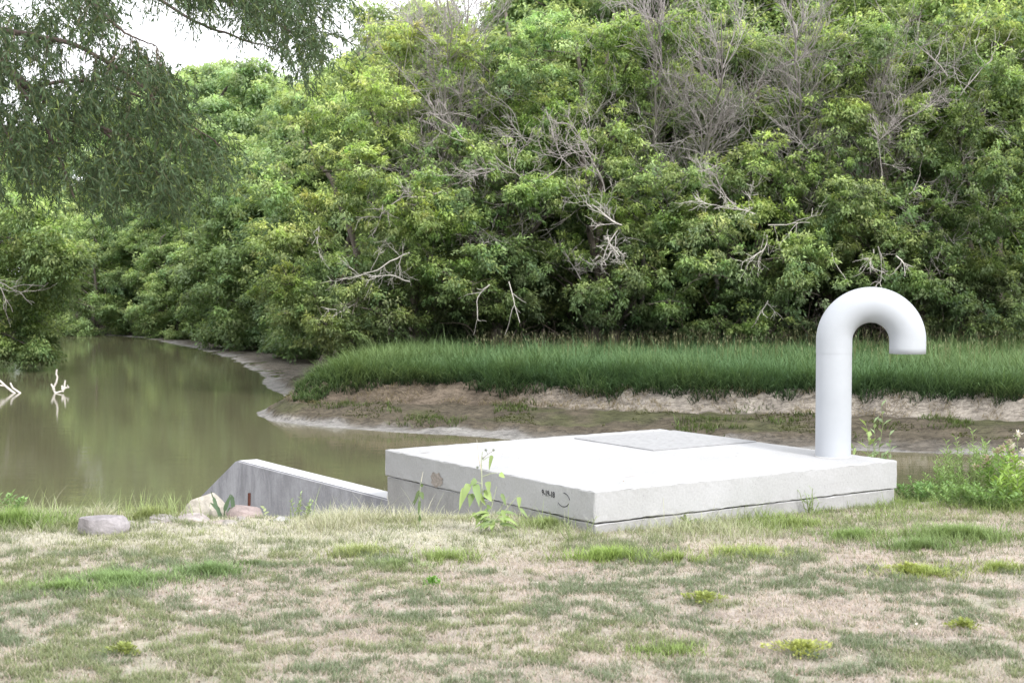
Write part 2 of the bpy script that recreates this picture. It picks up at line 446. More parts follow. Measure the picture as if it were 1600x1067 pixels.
# patched hollow on the left face, spilt stain marks on the top
def face_blob(name, s, z, rs, rz, mat, n=22, seed=3, face='left', th=.003):
    rr = random.Random(seed); bm = bmesh.new(); vs = []
    for k in range(n):
        a = 2 * math.pi * k / n; q = 1 + rr.uniform(-.22, .22)
        if face == 'left': vs.append(bm.verts.new((-th, s + rs * q * math.cos(a), z + rz * q * math.sin(a))))
        else: vs.append(bm.verts.new((s + rs * q * math.cos(a), z + rz * q * math.sin(a), ZT + th)))
    bm.faces.new(vs); me = bpy.data.meshes.new(name); bm.to_mesh(me); bm.free(); me.materials.append(mat); return me
M['patch'] = simple('rough_patch_mortar', (.36, .32, .29), .95, .1, 55, .45, bs=.9)
M['stain'] = simple('faint_rust_stain', (.50, .43, .38), .9, .1, 60, .2)
link('mortar_patch', face_blob('mortar_patch', 1.93, .115, .085, .055, M['patch']), vault)
for i, (sx_, sy_, a_, b_) in enumerate([(.62, .42, .05, .006), (2.15, 1.0, .008, .008), (2.0, .86, .009, .008), (.15, 2.35, .05, .007)]):
    link('stain_mark', face_blob('stain_mark', sx_, sy_, a_, b_, M['stain'] if i in (0,) else M['patch'], 10, i, 'top', .0025), vault)
g = np.random.default_rng(32); m = 46; a = g.uniform(0, 6.28, m); P_ = np.stack([g.uniform(.05, SA - .1, m), g.uniform(.05, SB - .1, m), np.full(m, ZT + .010)], 1)
v, f, c = leaves(P_, np.stack([np.cos(a), np.sin(a), g.normal(size=m) * .15], 1), np.array([0, 0, 1.0]) + g.normal(size=(m, 3)) * .3, g.uniform(.006, .02, m), g.uniform(.004, .010, m), np.array([.25, .2, .15]) * (.5 + g.random(m))[:, None])
lt = link('slab_debris', np_mesh('slab_debris', v, [f], c, M['blade'])); lt.location = FC; lt.rotation_euler[2] = TH; tag(lt, 'scattered specks of dead leaf lying on the slab top', 'debris', kind='stuff')
# marker date and scribbled ring on the left face
cu = bpy.data.curves.new('date_text', 'FONT'); cu.body = '9-19-18'; cu.size = .055; cu.extrude = .0008; cu.offset = .0006
cu.align_x = 'CENTER'; cu.align_y = 'CENTER'
tmp = bpy.data.objects.new('date_text', cu); col.objects.link(tmp)
dg = bpy.context.evaluated_depsgraph_get(); tm = bpy.data.meshes.new_from_object(tmp.evaluated_get(dg)); bpy.data.objects.remove(tmp)
wd = max(v.co.x for v in tm.vertices) - min(v.co.x for v in tm.vertices)
tm.materials.clear(); tm.materials.append(M['ink'])
for v in tm.vertices:
    x_, y_, z_ = v.co; v.co = (-.003 - z_, .50 - x_ * .145 / wd, .185 + y_ * 1.0)
link('date_marking', tm, vault)
tb = Tubes()
for a0, a1, r_ in ((-150, -20, .033), (10, 85, .037)):
    aa = np.radians(np.linspace(a0, a1, 14))
    tb.add(np.stack([np.full(14, -.001), .335 - 1.15 * r_ * 1.7 * np.cos(aa), .165 + r_ * 1.3 * np.sin(aa)], 1), np.linspace(.0025, .0035, 14), (.07, .07, .08), 4)
link('ring_marking', tb.mesh('ring_marking', M['stem']), vault)

# wing wall -----------------------------------------------------------
wd_ = nrm(np.array([-.565, .825, 0.0])); wn_ = np.array([wd_[1], -wd_[0], 0.0])
W0 = np.array([-.93, 11.13, 0]); zt = -.14; LW = 3.08
def wall_mesh():
    prof = [(0.02, -3), (0.02, zt), (LW * .2, zt), (LW * .4, zt), (LW * .6, zt), (LW * .8, zt), (LW - .06, zt + .002), (LW + .03, zt - .02), (LW + .6, zt - .31), (LW + 1.16, zt - .60), (LW + 2.6, zt - 1.36), (LW + 4.2, zt - 2.2), (LW + 4.2, -3)]
    bm = bmesh.new(); A = []; B = []
    for s_, z_ in prof:
        p = W0 + wd_ * s_; q = p + wn_ * .21
        A.append(bm.verts.new((p[0], p[1], z_))); B.append(bm.verts.new((q[0], q[1], z_)))
    bm.faces.new(A[::-1]); bm.faces.new(B)
    n = len(prof)
    for i in range(n):
        bm.faces.new((A[i], A[(i + 1) % n], B[(i + 1) % n], B[i]))
    bmesh.ops.recalc_face_normals(bm, faces=bm.faces)
    es = [e for e in bm.edges if e.calc_face_angle(0) > 1.2 and max(v.co.z for v in e.verts) > -2.9]
    bmesh.ops.bevel(bm, geom=es, offset=.012, segments=2, affect='EDGES')
    me = bpy.data.meshes.new('wing_wall'); bm.to_mesh(me); bm.free(); me.materials.append(M['conc_wall']); return me
ww = link('wing_wall', wall_mesh())
tag(ww, 'low grey concrete wing wall sloping down to the water left of the vault', 'wall')

# vent pipe -----------------------------------------------------------
PB = at(1301.5, 716, 10.72); PB[2] = ZT
vp = empty('vent_pipe', PB); tag(vp, 'white gooseneck steel vent pipe standing on the right of the concrete slab', 'vent pipe')
def pipe_part(name, pts, r, k=64, close_end=False, wall=.007):
    pts = np.array(pts); m = len(pts)
    t = np.gradient(pts, axis=0); t = nrm(t); yv = np.array([0, 1.0, 0]); 
    n = nrm(np.cross(yv[None], t)); b = np.tile(yv, (m, 1))
    a = np.arange(k) * 2 * math.pi / k
    def ring(i, rr): return pts[i] + rr * (np.cos(a)[:, None] * n[i] + np.sin(a)[:, None] * b[i])
    rings = [ring(i, r) for i in range(m)]
    if close_end: rings += [ring(m - 1, r - wall)] + [ring(i, r - wall) for i in range(m - 1, max(0, m - 14), -1)]
    V = np.concatenate(rings); j = np.arange(k); j2 = (j + 1) % k; F = []
    for i in range(len(rings) - 1): F.append(np.stack([i * k + j, i * k + j2, (i + 1) * k + j2, (i + 1) * k + j], 1))
    me = np_mesh(name, V, [np.concatenate(F)], None, M['paint'], True)
    return me
zc = 1.137; Rb = .269; r0 = .1325; zm = zc - .095
vrot = R(-9)
o = link('pipe_riser', pipe_part('pipe_riser', [(0, 0, z) for z in np.linspace(0, zm - ZT, 6)], r0), vp); o.rotation_euler[2] = vrot
arc = [(0, 0, zm - ZT - .0), (0, 0, zm - ZT + .05)] + [(Rb - Rb * math.cos(a), 0, zc - ZT + Rb * math.sin(a)) for a in np.linspace(0, math.pi, 44)] + [(2 * Rb, 0, zc - ZT - .05), (2 * Rb, 0, zm - ZT - .0)]
o = link('gooseneck_bend', pipe_part('gooseneck_bend', arc, r0 + .0012, close_end=True), vp); o.rotation_euler[2] = vrot
aa = np.linspace(0, 2 * math.pi, 60)
tb = Tubes(); tb.add(np.stack([r0 * np.cos(aa), r0 * np.sin(aa), np.full(60, .002)], 1), .004, (.6, .6, .58), 6)
link('base_seal', tb.mesh('base_seal', M['stem']), vp)

# ------------------------------------------------------------------ rocks
def rock(px, py, D, size, colr, label, seed, rz=0, sink=.25, cat='rock', rough=.16):
    rr = np.random.default_rng(seed)
    bm = bmesh.new(); bmesh.ops.create_icosphere(bm, subdivisions=4, radius=1)
    pl = [(nrm(rr.normal(size=3)), rr.uniform(.5, .8)) for _ in range(13)]
    for v in bm.verts:
        p = np.array(v.co)
        for n_, d_ in pl:
            e = p @ n_ - d_
            if e > 0: p = p - n_ * e * .99
        q = p * 3 + seed
        p = p * (1 + rough * .35 * (float(fbm(np.array([q[0] + q[2]]), np.array([q[1] - q[2]]), 4, seed)[0]) - .5))
        v.co = Vector(p * np.array(size) * .5 * 1.32)
    me = bpy.data.meshes.new('rock'); bm.to_mesh(me); bm.free()
    m, nt_, N, L = newmat('rock_stone')
    n1 = noise(nt_, 7, 8, .7, coords(nt_)); n2 = noise(nt_, 40, 5, .7, coords(nt_))
    c = mixc(nt_, ramp(nt_, n1.outputs[0], [(.35, 0), (.65, 1)]).outputs[0], tuple(x * .52 for x in colr), tuple(min(1, x * .92) for x in colr))
    c = mixc(nt_, 1.0, c, ramp(nt_, n2.outputs[0], [(.3, .75), (.7, 1.1)]).outputs[0], 'MULTIPLY')
    principled(nt_, c, .9, .25, bump(nt_, n1.outputs[0], .5, .03)); me.materials.append(m)
    p = at(px, py, D)
    o = link('rock', me, loc=(p[0], p[1], p[2] + size[2] * (.5 - sink))); o.rotation_euler = (rr.uniform(-.1, .1), rr.uniform(-.1, .1), rz)
    return tag(o, label, cat, 'rubble stones on the crest' if 'rubble' in label else 'rocks along the crest of the bank')
G = 'rocks'
rock(157, 838, 9.05, (.29, .24, .19), (.42, .39, .40), 'flat greyish purple boulder lying alone in grass at far left', 1, .3)
rock(322, 814, 9.9, (.30, .26, .24), (.54, .50, .43), 'large angular beige boulder beside the sloping end of the wing wall', 2, .4)
rock(388, 817, 9.75, (.24, .2, .16), (.44, .36, .34), 'pink red boulder in front of the rusty stake', 3, -.3)
rock(296, 820, 9.5, (.22, .16, .10), (.55, .49, .47), 'pale low stone at the foot of the beige boulder', 4)
rock(252, 821, 9.5, (.20, .14, .09), (.50, .46, .45), 'small grey stone between the purple boulder and the pale stones', 5)
rock(348, 824, 9.4, (.17, .12, .07), (.56, .48, .45), 'small pale pink stone in front of the big beige boulder', 6)
rock(433, 824, 9.5, (.14, .12, .09), (.60, .59, .58), 'small round white stone against the foot of the wing wall', 7)
rock(55, 830, 9.4, (.16, .12, .06), (.52, .48, .46), 'small pale stone in the grass left of the purple boulder', 8)
rock(95, 828, 9.45, (.13, .10, .05), (.5, .47, .45), 'tiny grey stone just left of the purple boulder', 9)
for k in range(20):
    gx = random.Random(k + 70); px_ = 175 + 270 * (k + gx.random()) / 20; sz_ = gx.uniform(.05, .11); tn_ = gx.uniform(.46, .60)
    rock(px_, 824 + gx.uniform(-3, 6), 9.42 + gx.uniform(-.12, .1), (sz_, sz_ * .8, sz_ * .65), (tn_, tn_ * gx.uniform(.88, .96), tn_ * gx.uniform(.84, .94)), 'small pale rubble stone in the row between purple boulder and wing wall', 200 + k, gx.uniform(0, 3), .2)
# stake
sp = at(389, 806, 10.1); tb = Tubes(); tb.add([(0, 0, -.3), (.0, 0, 0), (.004, 0, .165)], .011, (.09, .03, .025), 8)
tb.add([(.004, 0, .162), (.004, 0, .166)], [.011, .0005], (.09, .03, .025), 8)
o = link('stake', tb.mesh('stake', M['rust'])); o.location = sp; tag(o, 'short rusty brown steel stake standing before the wing wall', 'stake')

# ------------------------------------------------------------------ foliage tools
def tufts_to_leaves(Cn, Out, rad, n_per, L, W, base, tip, shade=None, seed=0, flat=.55):
    """Cn tuft centres, Out outward directions; leaves droop outward from every tuft"""
    g = np.random.default_rng(seed); m = len(Cn)
    P = np.repeat(Cn, n_per, 0); O = np.repeat(Out, n_per, 0); r = np.repeat(np.broadcast_to(rad, m), n_per)
    n = len(P)
    off = g.normal(size=(n, 3)); off = nrm(off) * (g.random(n) ** .5)[:, None] * r[:, None]; off[:, 2] *= flat
    # umbrella: leaves far from the axis hang lower
    st = nrm(g.normal(size=(m, 3)) * np.array([1, 1, .5])); off += np.repeat(st, n_per, 0) * (g.random(n) * 1.3 * r)[:, None]
    h = np.hypot(off[:, 0], off[:, 1]); off[:, 2] -= .38 * h * h / (r + .01)
    P = P + off
    horiz = off * np.array([1, 1, .2]); D = nrm(horiz) * .55 + O * .4 + g.normal(size=(n, 3)) * .5 + np.array([0, 0, -.6])
    Nn = np.array([0, 0, 1.0]) + O * .45 + g.normal(size=(n, 3)) * .45
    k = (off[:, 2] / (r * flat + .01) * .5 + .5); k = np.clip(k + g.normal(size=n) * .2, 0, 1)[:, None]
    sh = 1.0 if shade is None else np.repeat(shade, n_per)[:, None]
    kk = np.clip((.15 + 1.35 * k) * (sh if shade is not None else 1), 0, 1.1)  # shade painted into leaf colour: shaded tufts stay nearer the base green
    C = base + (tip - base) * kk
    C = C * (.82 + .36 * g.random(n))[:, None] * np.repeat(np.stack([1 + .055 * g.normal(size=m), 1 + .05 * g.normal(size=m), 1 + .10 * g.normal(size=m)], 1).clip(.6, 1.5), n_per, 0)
    Ls = L * (.6 + .7 * g.random(n)); Ws = W * (.6 + .7 * g.random(n))
    return leaves(P, D, Nn, Ls, Ws, C)
def lobe_tufts(c, rx, rz, n, g, ry=None):
    """spray centres of one bough: several smaller bulges of different size, thin on the underside"""
    ry = ry or rx; ns = int(g.integers(4, 8)); R3 = np.array([rx, ry, rz])
    sc_ = nrm(g.normal(size=(ns, 3))) * (g.random(ns) ** .5)[:, None] * .75; sr = g.uniform(.25, .62, ns)
    w_ = sr ** 2; idx = g.choice(ns, n, p=w_ / w_.sum())
    d = nrm(g.normal(size=(n, 3)) * np.array([1, 1, .8])); d[:, 2] = np.where((d[:, 2] < -.2) & (g.random(n) < .75), -d[:, 2], d[:, 2])
    q = .5 + .6 * g.random(n) ** .7
    rel_ = sc_[idx] + d * (sr[idx] * q)[:, None]
    o = nrm(rel_ * .6 + d)
    return c + rel_ * R3 * 1.08, o
GREEN = np.array([.108, .178, .062]); BRIGHT = np.array([.47, .61, .185])
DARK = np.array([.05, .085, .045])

def grow(tb, p0, p1, r0, r1, g, sag=0.0, wob=.08, n=9, k=6, colr=(.15, .13, .11)):
    p0 = np.array(p0, float); p1 = np.array(p1, float); t = np.linspace(0, 1, n)[:, None]
    L = np.linalg.norm(p1 - p0)
    w_ = np.cumsum(g.normal(size=(n, 3)) * wob * L / n ** .5 * .35, 0); w_ = w_ - t * w_[-1]
    pts = p0 + (p1 - p0) * t + w_ + np.array([0, 0, 1.0]) * (sag * L * 4 * t * (1 - t))
    tb.add(pts, np.linspace(r0, r1, n), colr, k); return pts

def dead_fan(tb, p, d, L, r, depth, g, spread=.55, up=.0, colr=(.46, .43, .41), rmin=.009, kids=(3, 6)):
    """crooked bare branch that forks repeatedly"""
    n = 7; pts = [np.array(p, float)]; dd = nrm(np.array(d, float))
    for i in range(n):
        dd = nrm(dd + g.normal(size=3) * .16 + np.array([0, 0, up]) * .12)
        pts.append(pts[-1] + dd * L / n)
    tb.add(pts, np.linspace(r, max(rmin * .7, r * .45), n + 1), np.array(colr) * g.uniform(.8, 1.15), 5 if r > .03 else 3)
    if depth <= 0: return
    for _ in range(int(g.integers(*kids))):
        i = int(g.integers(1, n + 1)); base = nrm(pts[i] - pts[i - 1])
        nd = nrm(base + g.normal(size=3) * spread + np.array([0, 0, up]) * .3)
        dead_fan(tb, pts[i], nd, L * g.uniform(.4, .75), max(rmin, r * g.uniform(.4, .62)), depth - 1, g, spread, up, colr, rmin, kids)

def ground_far(x, y):
    return float(far_z(np.array([float(x)]), np.array([float(y)]))[0])

# ------------------------------------------------------------------ front trees (hand placed boughs)
FRONT = [
 dict(label='leafy bright green maple leaning over the mud point at the left end of the reeds', trunk=[(660, 49.0), (620, 49.5)], D=46, tops=[(560, 80), (470, 200)],
   lobes=[(480,235,70,50),(425,292,60,45),(520,185,70,45),(600,165,60,45),(430,372,60,50),(495,335,75,50),(560,270,70,55),(640,225,60,45),(455,440,45,45),(525,420,60,45),(505,505,45,32),(555,478,50,35),(650,325,65,40),(620,395,60,35),(585,345,60,45),(560,120,60,45),(620,75,60,45),(490,470,40,35),(470,150,50,35),(430,440,40,40),(580,525,45,26),(500,520,36,28),(530,495,45,32),(545,535,40,22),(610,500,40,25),(460,490,30,30)]),
 dict(label='green maple with a low layered bough over the reeds left of the twin trunks', trunk=[(790, 47.5), (745, 48.5)], D=46.2, tops=[(790, 20), (740, 120)],
   lobes=[(700,365,60,38),(752,402,60,38),(690,425,50,30),(780,170,55,45),(762,250,60,45),(722,85,50,40),(830,100,60,50),(842,205,55,55),(805,300,50,40),(862,40,60,40),(740,450,50,26),(795,395,45,35),(640,290,45,35),(700,230,50,40),(700,300,45,35)]),
 dict(label='green maple above the pair of pale leaning trunks in the centre', trunk=[(925, 47.2), (957, 47.6), (1000, 49)], D=46.2, tops=[(900, 60), (960, 20), (1010, 180)],
   lobes=[(900,290,55,40),(962,335,55,45),(1012,272,60,42),(880,400,48,34),(935,452,50,26),(1035,352,55,45),(1012,425,55,35),(900,180,55,45),(972,122,55,55),(932,62,60,45),(1045,472,45,26),(960,215,50,45),(1000,60,50,40)]),
 dict(label='green maple with broad flat boughs and white dead twigs, between twin trunks and vent pipe', trunk=[(1190, 47.5), (1165, 48.5)], D=46, tops=[(1190, 120), (1090, 40)],
   lobes=[(1112,275,60,38),(1180,332,60,36),(1250,268,60,40),(1122,362,60,45),(1222,402,60,42),(1092,432,50,38),(1172,470,42,28),(1120,512,42,22),(1285,332,45,42),(1062,132,50,50),(1062,52,55,45),(1145,70,55,40),(1190,512,35,20),(1085,330,40,35),(1180,250,50,35),(1250,450,45,30)]),
 dict(label='green maple rising directly behind the bend of the vent pipe', trunk=[(1385, 47.5), (1300, 49)], D=46, tops=[(1370, 60), (1310, 150)],
   lobes=[(1372,300,58,38),(1342,372,58,40),(1402,382,48,36),(1322,252,48,42),(1352,122,58,52),(1372,58,50,45),(1405,205,48,45),(1318,180,45,42),(1290,80,50,45),(1370,430,50,28),(1275,400,35,35)]),
 dict(label='tall darker green maple with slanting trunks at the right edge', trunk=[(1500, 47.5), (1555, 48.0), (1450, 49)], D=46.4, tops=[(1530, 60), (1600, 100), (1440, 150)],
   lobes=[(1452,255,55,45),(1502,182,60,50),(1562,122,60,50),(1472,82,60,50),(1542,42,60,45),(1555,262,55,50),(1492,342,55,45),(1582,352,50,50),(1542,425,55,45),(1452,432,40,35),(1602,482,50,40),(1470,400,40,30),(1600,220,45,55),(1450,330,45,35),(1430,30,45,40),(1500,480,50,35),(1560,520,50,28),(1640,380,60,60),(1650,250,60,60),(1650,120,60,60),(1440,500,40,25)]),
]
snags = {  # dead branches: tree index -> list of (start px,py, towards px,py, size m, depth, down?)
 0: [(640,395,560,420,2.0,3),(690,300,600,330,1.8,3),(560,470,500,495,1.2,2),(640,440,540,455,1.8,3),(500,350,470,430,1.2,2)],
 1: [(765,445,715,500,1.6,1),(795,440,803,520,1.7,1),(830,285,760,245,1.8,3),(740,230,690,160,2.2,3),(780,260,720,300,1.5,3)],
 2: [(972,352,900,340,1.5,3),(965,360,910,420,1.5,3),(950,370,940,420,1.1,3),(935,250,880,180,1.8,3),(945,300,960,200,2.0,3),(890,260,850,200,1.5,3)],
 3: [(1195,362,1170,420,1.3,2),(1198,365,1210,440,1.6,2),(1200,352,1290,372,1.6,2),(1180,335,1080,280,2.0,3),(1150,320,1070,300,1.9,3),(1200,470,1180,515,1.0,2)],
 4: [(1372,385,1400,430,1.3,2),(1365,390,1345,430,1.1,2),(1400,400,1430,420,1.0,2),(1418,305,1470,280,1.0,1),(1300,395,1298,465,1.5,0),(1380,290,1350,200,2.0,3),(1385,210,1440,170,1.8,3)],
 5: [(1500,150,1560,60,2.2,2),(1480,120,1440,60,2.0,2)],
}
def trunk_lines(tb, spec, zb_fn, D, g):
    tops = []
    for (px, Dt), (tx, ty) in zip(spec['trunk'], spec['tops']):
        b = at(px, 500, Dt); zb = zb_fn(b[0], b[1]) - .2
        base = np.array([b[0], b[1], zb]); top = at(tx, ty, Dt + .5)
        L = np.linalg.norm(top - base)
        pts = grow(tb, base, top, .19 * g.uniform(.8, 1.15), .05, g, 0, .14, 14, 8, (.17, .145, .125))
        tops.append(pts)
        # root flare
        tb.add([base + (0, 0, .0), base + (0, 0, .45)], [.30, .17], (.16, .14, .12), 8)
    return tops
front_objs = []
for ti, sp_ in enumerate(FRONT):
    g = np.random.default_rng(100 + ti)
    bx = at(sp_['trunk'][0][0], 500, sp_['trunk'][0][1]); root_p = np.array([bx[0], bx[1], ground_far(bx[0], bx[1])])
    root = empty('maple_tree', root_p); tag(root, sp_['label'], 'tree')
    tr = Tubes(); lines = trunk_lines(tr, sp_, ground_far, sp_['D'], g)
    allp = np.concatenate(lines)
    Vs = []; Fs = []; Cs = []; n0 = 0
    tx0 = sp_['trunk'][0][0]
    extra = [(tx0 + g.uniform(-110, 110), g.uniform(60, 470), g.uniform(28, 46), g.uniform(22, 34)) for _ in range(14)] + [(tx0 + g.uniform(-100, 100), g.uniform(400, 490), g.uniform(30, 48), g.uniform(18, 26)) for _ in range(5)] + [(tx0 + g.uniform(-90, 90), g.uniform(485, 520), g.uniform(24, 40), g.uniform(12, 20)) for _ in range(2)]
    for li, (px, py, rx, ry) in enumerate(sp_['lobes'] + extra):
        px = int(px); back = 1.6 if li >= len(sp_['lobes']) else 0
        D = back * 1.3 - .5 + sp_['D'] + g.uniform(-1.5, 1.3) - (1.2 if py > 250 else 0)
        c = at(px, py, D); m = D / F_PX; rxm, rzm = rx * m * 1.05, ry * m * 1.0
        # limb from trunk
        d = np.linalg.norm((allp - c) * np.array([1, 1, .7]) + np.array([0, 0, .9]), axis=1); q = allp[int(np.argmin(d))]
        grow(tr, q, c, .06, .018, g, .06, .12, 8, 5, (.15, .13, .115))
        for _ in range(7):
            e = c + nrm(g.normal(size=3) + np.array([0, 0, .2])) * np.array([rxm, rxm, rzm]) * g.uniform(.5, .95)
            grow(tr, c + g.normal(size=3) * .1, e, .014, .006, g, .05, .1, 5, 3, (.16, .14, .12))
        nt_ = int(46 * (rxm * rzm) / (1.2 * .95)); nt_ = max(nt_, 22)
        P, dd = lobe_tufts(c, rxm, rzm, nt_, g)
        # stray outer sprays break the outline
        k2 = int(nt_ * .35); d2 = nrm(g.normal(size=(k2, 3)) * np.array([1, 1, .6])); P2 = c + d2 * np.array([rxm, rxm, rzm]) * (1 + .55 * g.random(k2))[:, None]
        P = np.vstack([P, P2]); dd = np.vstack([dd, d2])
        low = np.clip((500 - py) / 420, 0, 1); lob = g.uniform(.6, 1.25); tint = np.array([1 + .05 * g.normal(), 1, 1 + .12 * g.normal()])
        shade = (.35 + .75 * np.clip(dd[:, 2] + .35, 0, 1)) * (.75 + .35 * low) * (.8 + .4 * g.random(len(P))) * lob  # painted shade: upward sprays brighter, undersides and low boughs darker
        shade *= (.55 if back else 1.15) * (1 - .45 * float(sstep(400, 480, py)))  # back and low boughs darkened further, painting depth and the dark band below
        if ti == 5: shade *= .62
        base_shade = (.72 if back else 1.0) * (1 - .35 * float(sstep(410, 490, py)))  # same shade painted into the base green of back and low boughs
        v, f, c_ = tufts_to_leaves(P, dd, g.uniform(.10, .32, len(P)), 54, .135, .054, (GREEN if ti != 5 else GREEN * .8) * tint * base_shade, BRIGHT * tint, shade, seed=ti * 50 + px)
        Vs.append(v); Fs.append(f + n0); Cs.append(c_); n0 += len(v)
    V = np.concatenate(Vs) - root_p
    link('crown', np_mesh('maple_crown', V, [np.concatenate(Fs)], np.concatenate(Cs), M['leaf_front']), root)
    me = tr.mesh('maple_trunk', M['bark']); me.transform(Matrix.Translation(-Vector(root_p))); link('trunk', me, root)
    for _ in range(9):
        tb = Tubes(); x0 = tx0 + g.uniform(-110, 110); y0 = g.uniform(80, 420); a = at(x0, y0, 44.4 + g.uniform(0, 1.6))
        for _k in range(int(g.integers(2, 5))): dead_fan(tb, a + g.normal(size=3) * .12, (g.normal() * .8, g.normal() * .4 - .1, g.uniform(-.2, 1.0)), g.uniform(.8, 1.9), .014, 2, g, .5, .1, (.40, .37, .355), .0065, (3, 6))
        me = tb.mesh('bare_twigs', M['dead']); me.transform(Matrix.Translation(-Vector(root_p))); link('bare_twigs', me, root)
    for (x0, y0, x1, y1, L, dp) in snags.get(ti, []):
        tb = Tubes(); a = at(x0, y0, 43.3); b = at(x1, y1, 42.7 + g.uniform(-.3, .4))
        cc = (.60, .56, .52) if y0 > 330 else (.40, .36, .345)
        dead_fan(tb, a, b - a, L * .8, .026 if dp > 1 else .024, min(dp, 3), g, .55, -.12 if y1 > y0 else .25, cc, .0075, (3, 6))
        me = tb.mesh('dead_branch', M['dead']); me.transform(Matrix.Translation(-Vector(root_p))); link('dead_branch', me, root)

# dead trees with grey bare crowns ------------------------------------
DEADS = [(690, 300, 45.0, -60, 'bare grey dead tree with a fan of upright twigs left of centre'),
         (735, 360, 47.2, -40, 'bare grey dead tree standing close right of the other fan shaped dead tree'),
         (1010, 300, 45.2, -30, 'bare grey dead tree above the twin trunks in the centre'),
         (1135, 330, 44.9, 20, 'bare grey dead tree with a forked top left of the vent pipe'),
         (1235, 330, 45.2, -10, 'bare grey dead tree with thin dense upright twigs just left of the vent pipe'),
         (1375, 300, 45.3, 60, 'bare grey dead tree directly above the vent pipe')]
for di, (px, pyb, D, pyt, lab) in enumerate(DEADS):
    g = np.random.default_rng(300 + di); b = at(px, pyb, 50.0); root_p = np.array([b[0], b[1], ground_far(b[0], b[1])])
    root = empty('dead_tree', root_p); tag(root, lab, 'dead tree')
    tt = Tubes(); top = at(px + g.uniform(-15, 15), max(pyt, -40), D - 2.2)
    pts = grow(tt, root_p - (0, 0, .2), top, .085, .015, g, 0, .12, 16, 7, (.27, .245, .235))
    me = tt.mesh('dead_trunk', M['dead']); me.transform(Matrix.Translation(-Vector(root_p))); link('trunk', me, root)
    tb = Tubes()
    for k in range(34):
        i = int(g.integers(5, 14)); q = pts[i]
        if q[2] < 3.2: continue
        d = np.array([g.normal() * .75, g.normal() * .5 - .35, 1.0])
        dead_fan(tb, q, d, g.uniform(1.2, 2.8), .020, 2, g, .42, .3, (.40, .365, .355), .0065, (4, 8))
    if tb.n:
        me = tb.mesh('bare_branches', M['dead']); me.transform(Matrix.Translation(-Vector(root_p))); link('bare_branches', me, root)

# ------------------------------------------------------------------ generic trees for the wood behind
def generic_tree(seed, H=14.0, Rr=3.2, zlow=1.5, base=GREEN, tip=BRIGHT, nl=44, leafL=.2):
    g = np.random.default_rng(seed); tr = Tubes(); Vs = []; Fs = []; Cs = []; n0 = 0
    lines = []
    for k in range(2):
        lines.append(grow(tr, (g.uniform(-.3, .3), g.uniform(-.3, .3), -.3), (g.uniform(-1.5, 1.5), g.uniform(-1.2, 1.2), H * g.uniform(.75, .93)), .22 - .06 * k, .04, g, 0, .12, 14, 7, (.13, .11, .10)))
    allp = np.concatenate(lines)
    for i in range(nl):
        u = (i + g.random()) / nl; z = zlow + (H - zlow - .6) * u
        prof = Rr * (math.sin(math.pi * min(1, .18 + .82 * u)) ** .6) * (.55 + .5 * g.random())
        a = g.uniform(0, 2 * math.pi); c = np.array([prof * math.cos(a), prof * math.sin(a), z])
        lob = g.uniform(.65, 1.15); rx = g.uniform(.8, 1.5); rz = rx * g.uniform(.55, .85)
        d = np.linalg.norm((allp - c) + np.array([0, 0, 1.0]), axis=1); grow(tr, allp[int(np.argmin(d))], c, .06, .015, g, .06, .12, 7, 4, (.14, .12, .11))
        P, dd = lobe_tufts(c, rx, rz, int(30 * rx * rx), g)
        shade = (.35 + .7 * np.clip(dd[:, 2] + .35, 0, 1)) * (.55 + .45 * u) * (.8 + .4 * g.random(len(P))) * lob  # painted shade
        v, f, c_ = tufts_to_leaves(P, dd, .24 + .2 * g.random(len(P)), 30, leafL, leafL * .45, base, tip, shade, seed + i)
        Vs.append(v); Fs.append(f + n0); Cs.append(c_); n0 += len(v)
    return (np_mesh('crown', np.concatenate(Vs), [np.concatenate(Fs)], np.concatenate(Cs), M['leaf']), tr.mesh('trunk', M['bark']))
protos = [generic_tree(500), generic_tree(501, 15, 3.6), generic_tree(502, 13, 3.0), generic_tree(503, 16, 3.4, 2.5)]
far_protos = [generic_tree(510, 15, 4.6, .3, GREEN * np.array([1.25, 1.3, 1.6]), BRIGHT * np.array([.9, .95, 1.25]), 60, .24),  # distance haze painted into the far leaf colours, paler and bluer
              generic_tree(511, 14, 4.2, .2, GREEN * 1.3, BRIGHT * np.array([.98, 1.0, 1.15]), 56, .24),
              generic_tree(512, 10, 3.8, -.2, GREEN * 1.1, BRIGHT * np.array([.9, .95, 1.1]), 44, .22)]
def place_tree(pr, x, y, s, rz, label, group, zs=1.0, z=None):
    z = ground_far(x, y) if z is None else z
    root = empty('broadleaf_tree', (x, y, z), rz); root.scale = (s, s, s * zs); tag(root, label, 'tree', group)
    link('trunk', pr[1], root); link('crown', pr[0], root); return root
g = np.random.default_rng(77)
lab2 = 'tall leafy green tree filling the dense wood behind the front row of maples'
for row, (D, n, sc_) in enumerate([(51.5, 10, .98), (57, 10, 1.1), (64, 10, 1.1), (72, 9, 1.15)]):
    x0, x1 = -.085 * D, .42 * D
    for i in range(n):
        x = x0 + (x1 - x0) * (i + g.uniform(.2, .8)) / n
        place_tree(protos[int(g.integers(0, 4))], x, D + g.uniform(-1.6, 1.6), sc_ * g.uniform(.9, 1.1), g.uniform(0, 6.28), lab2, 'trees of the wood behind the front row')
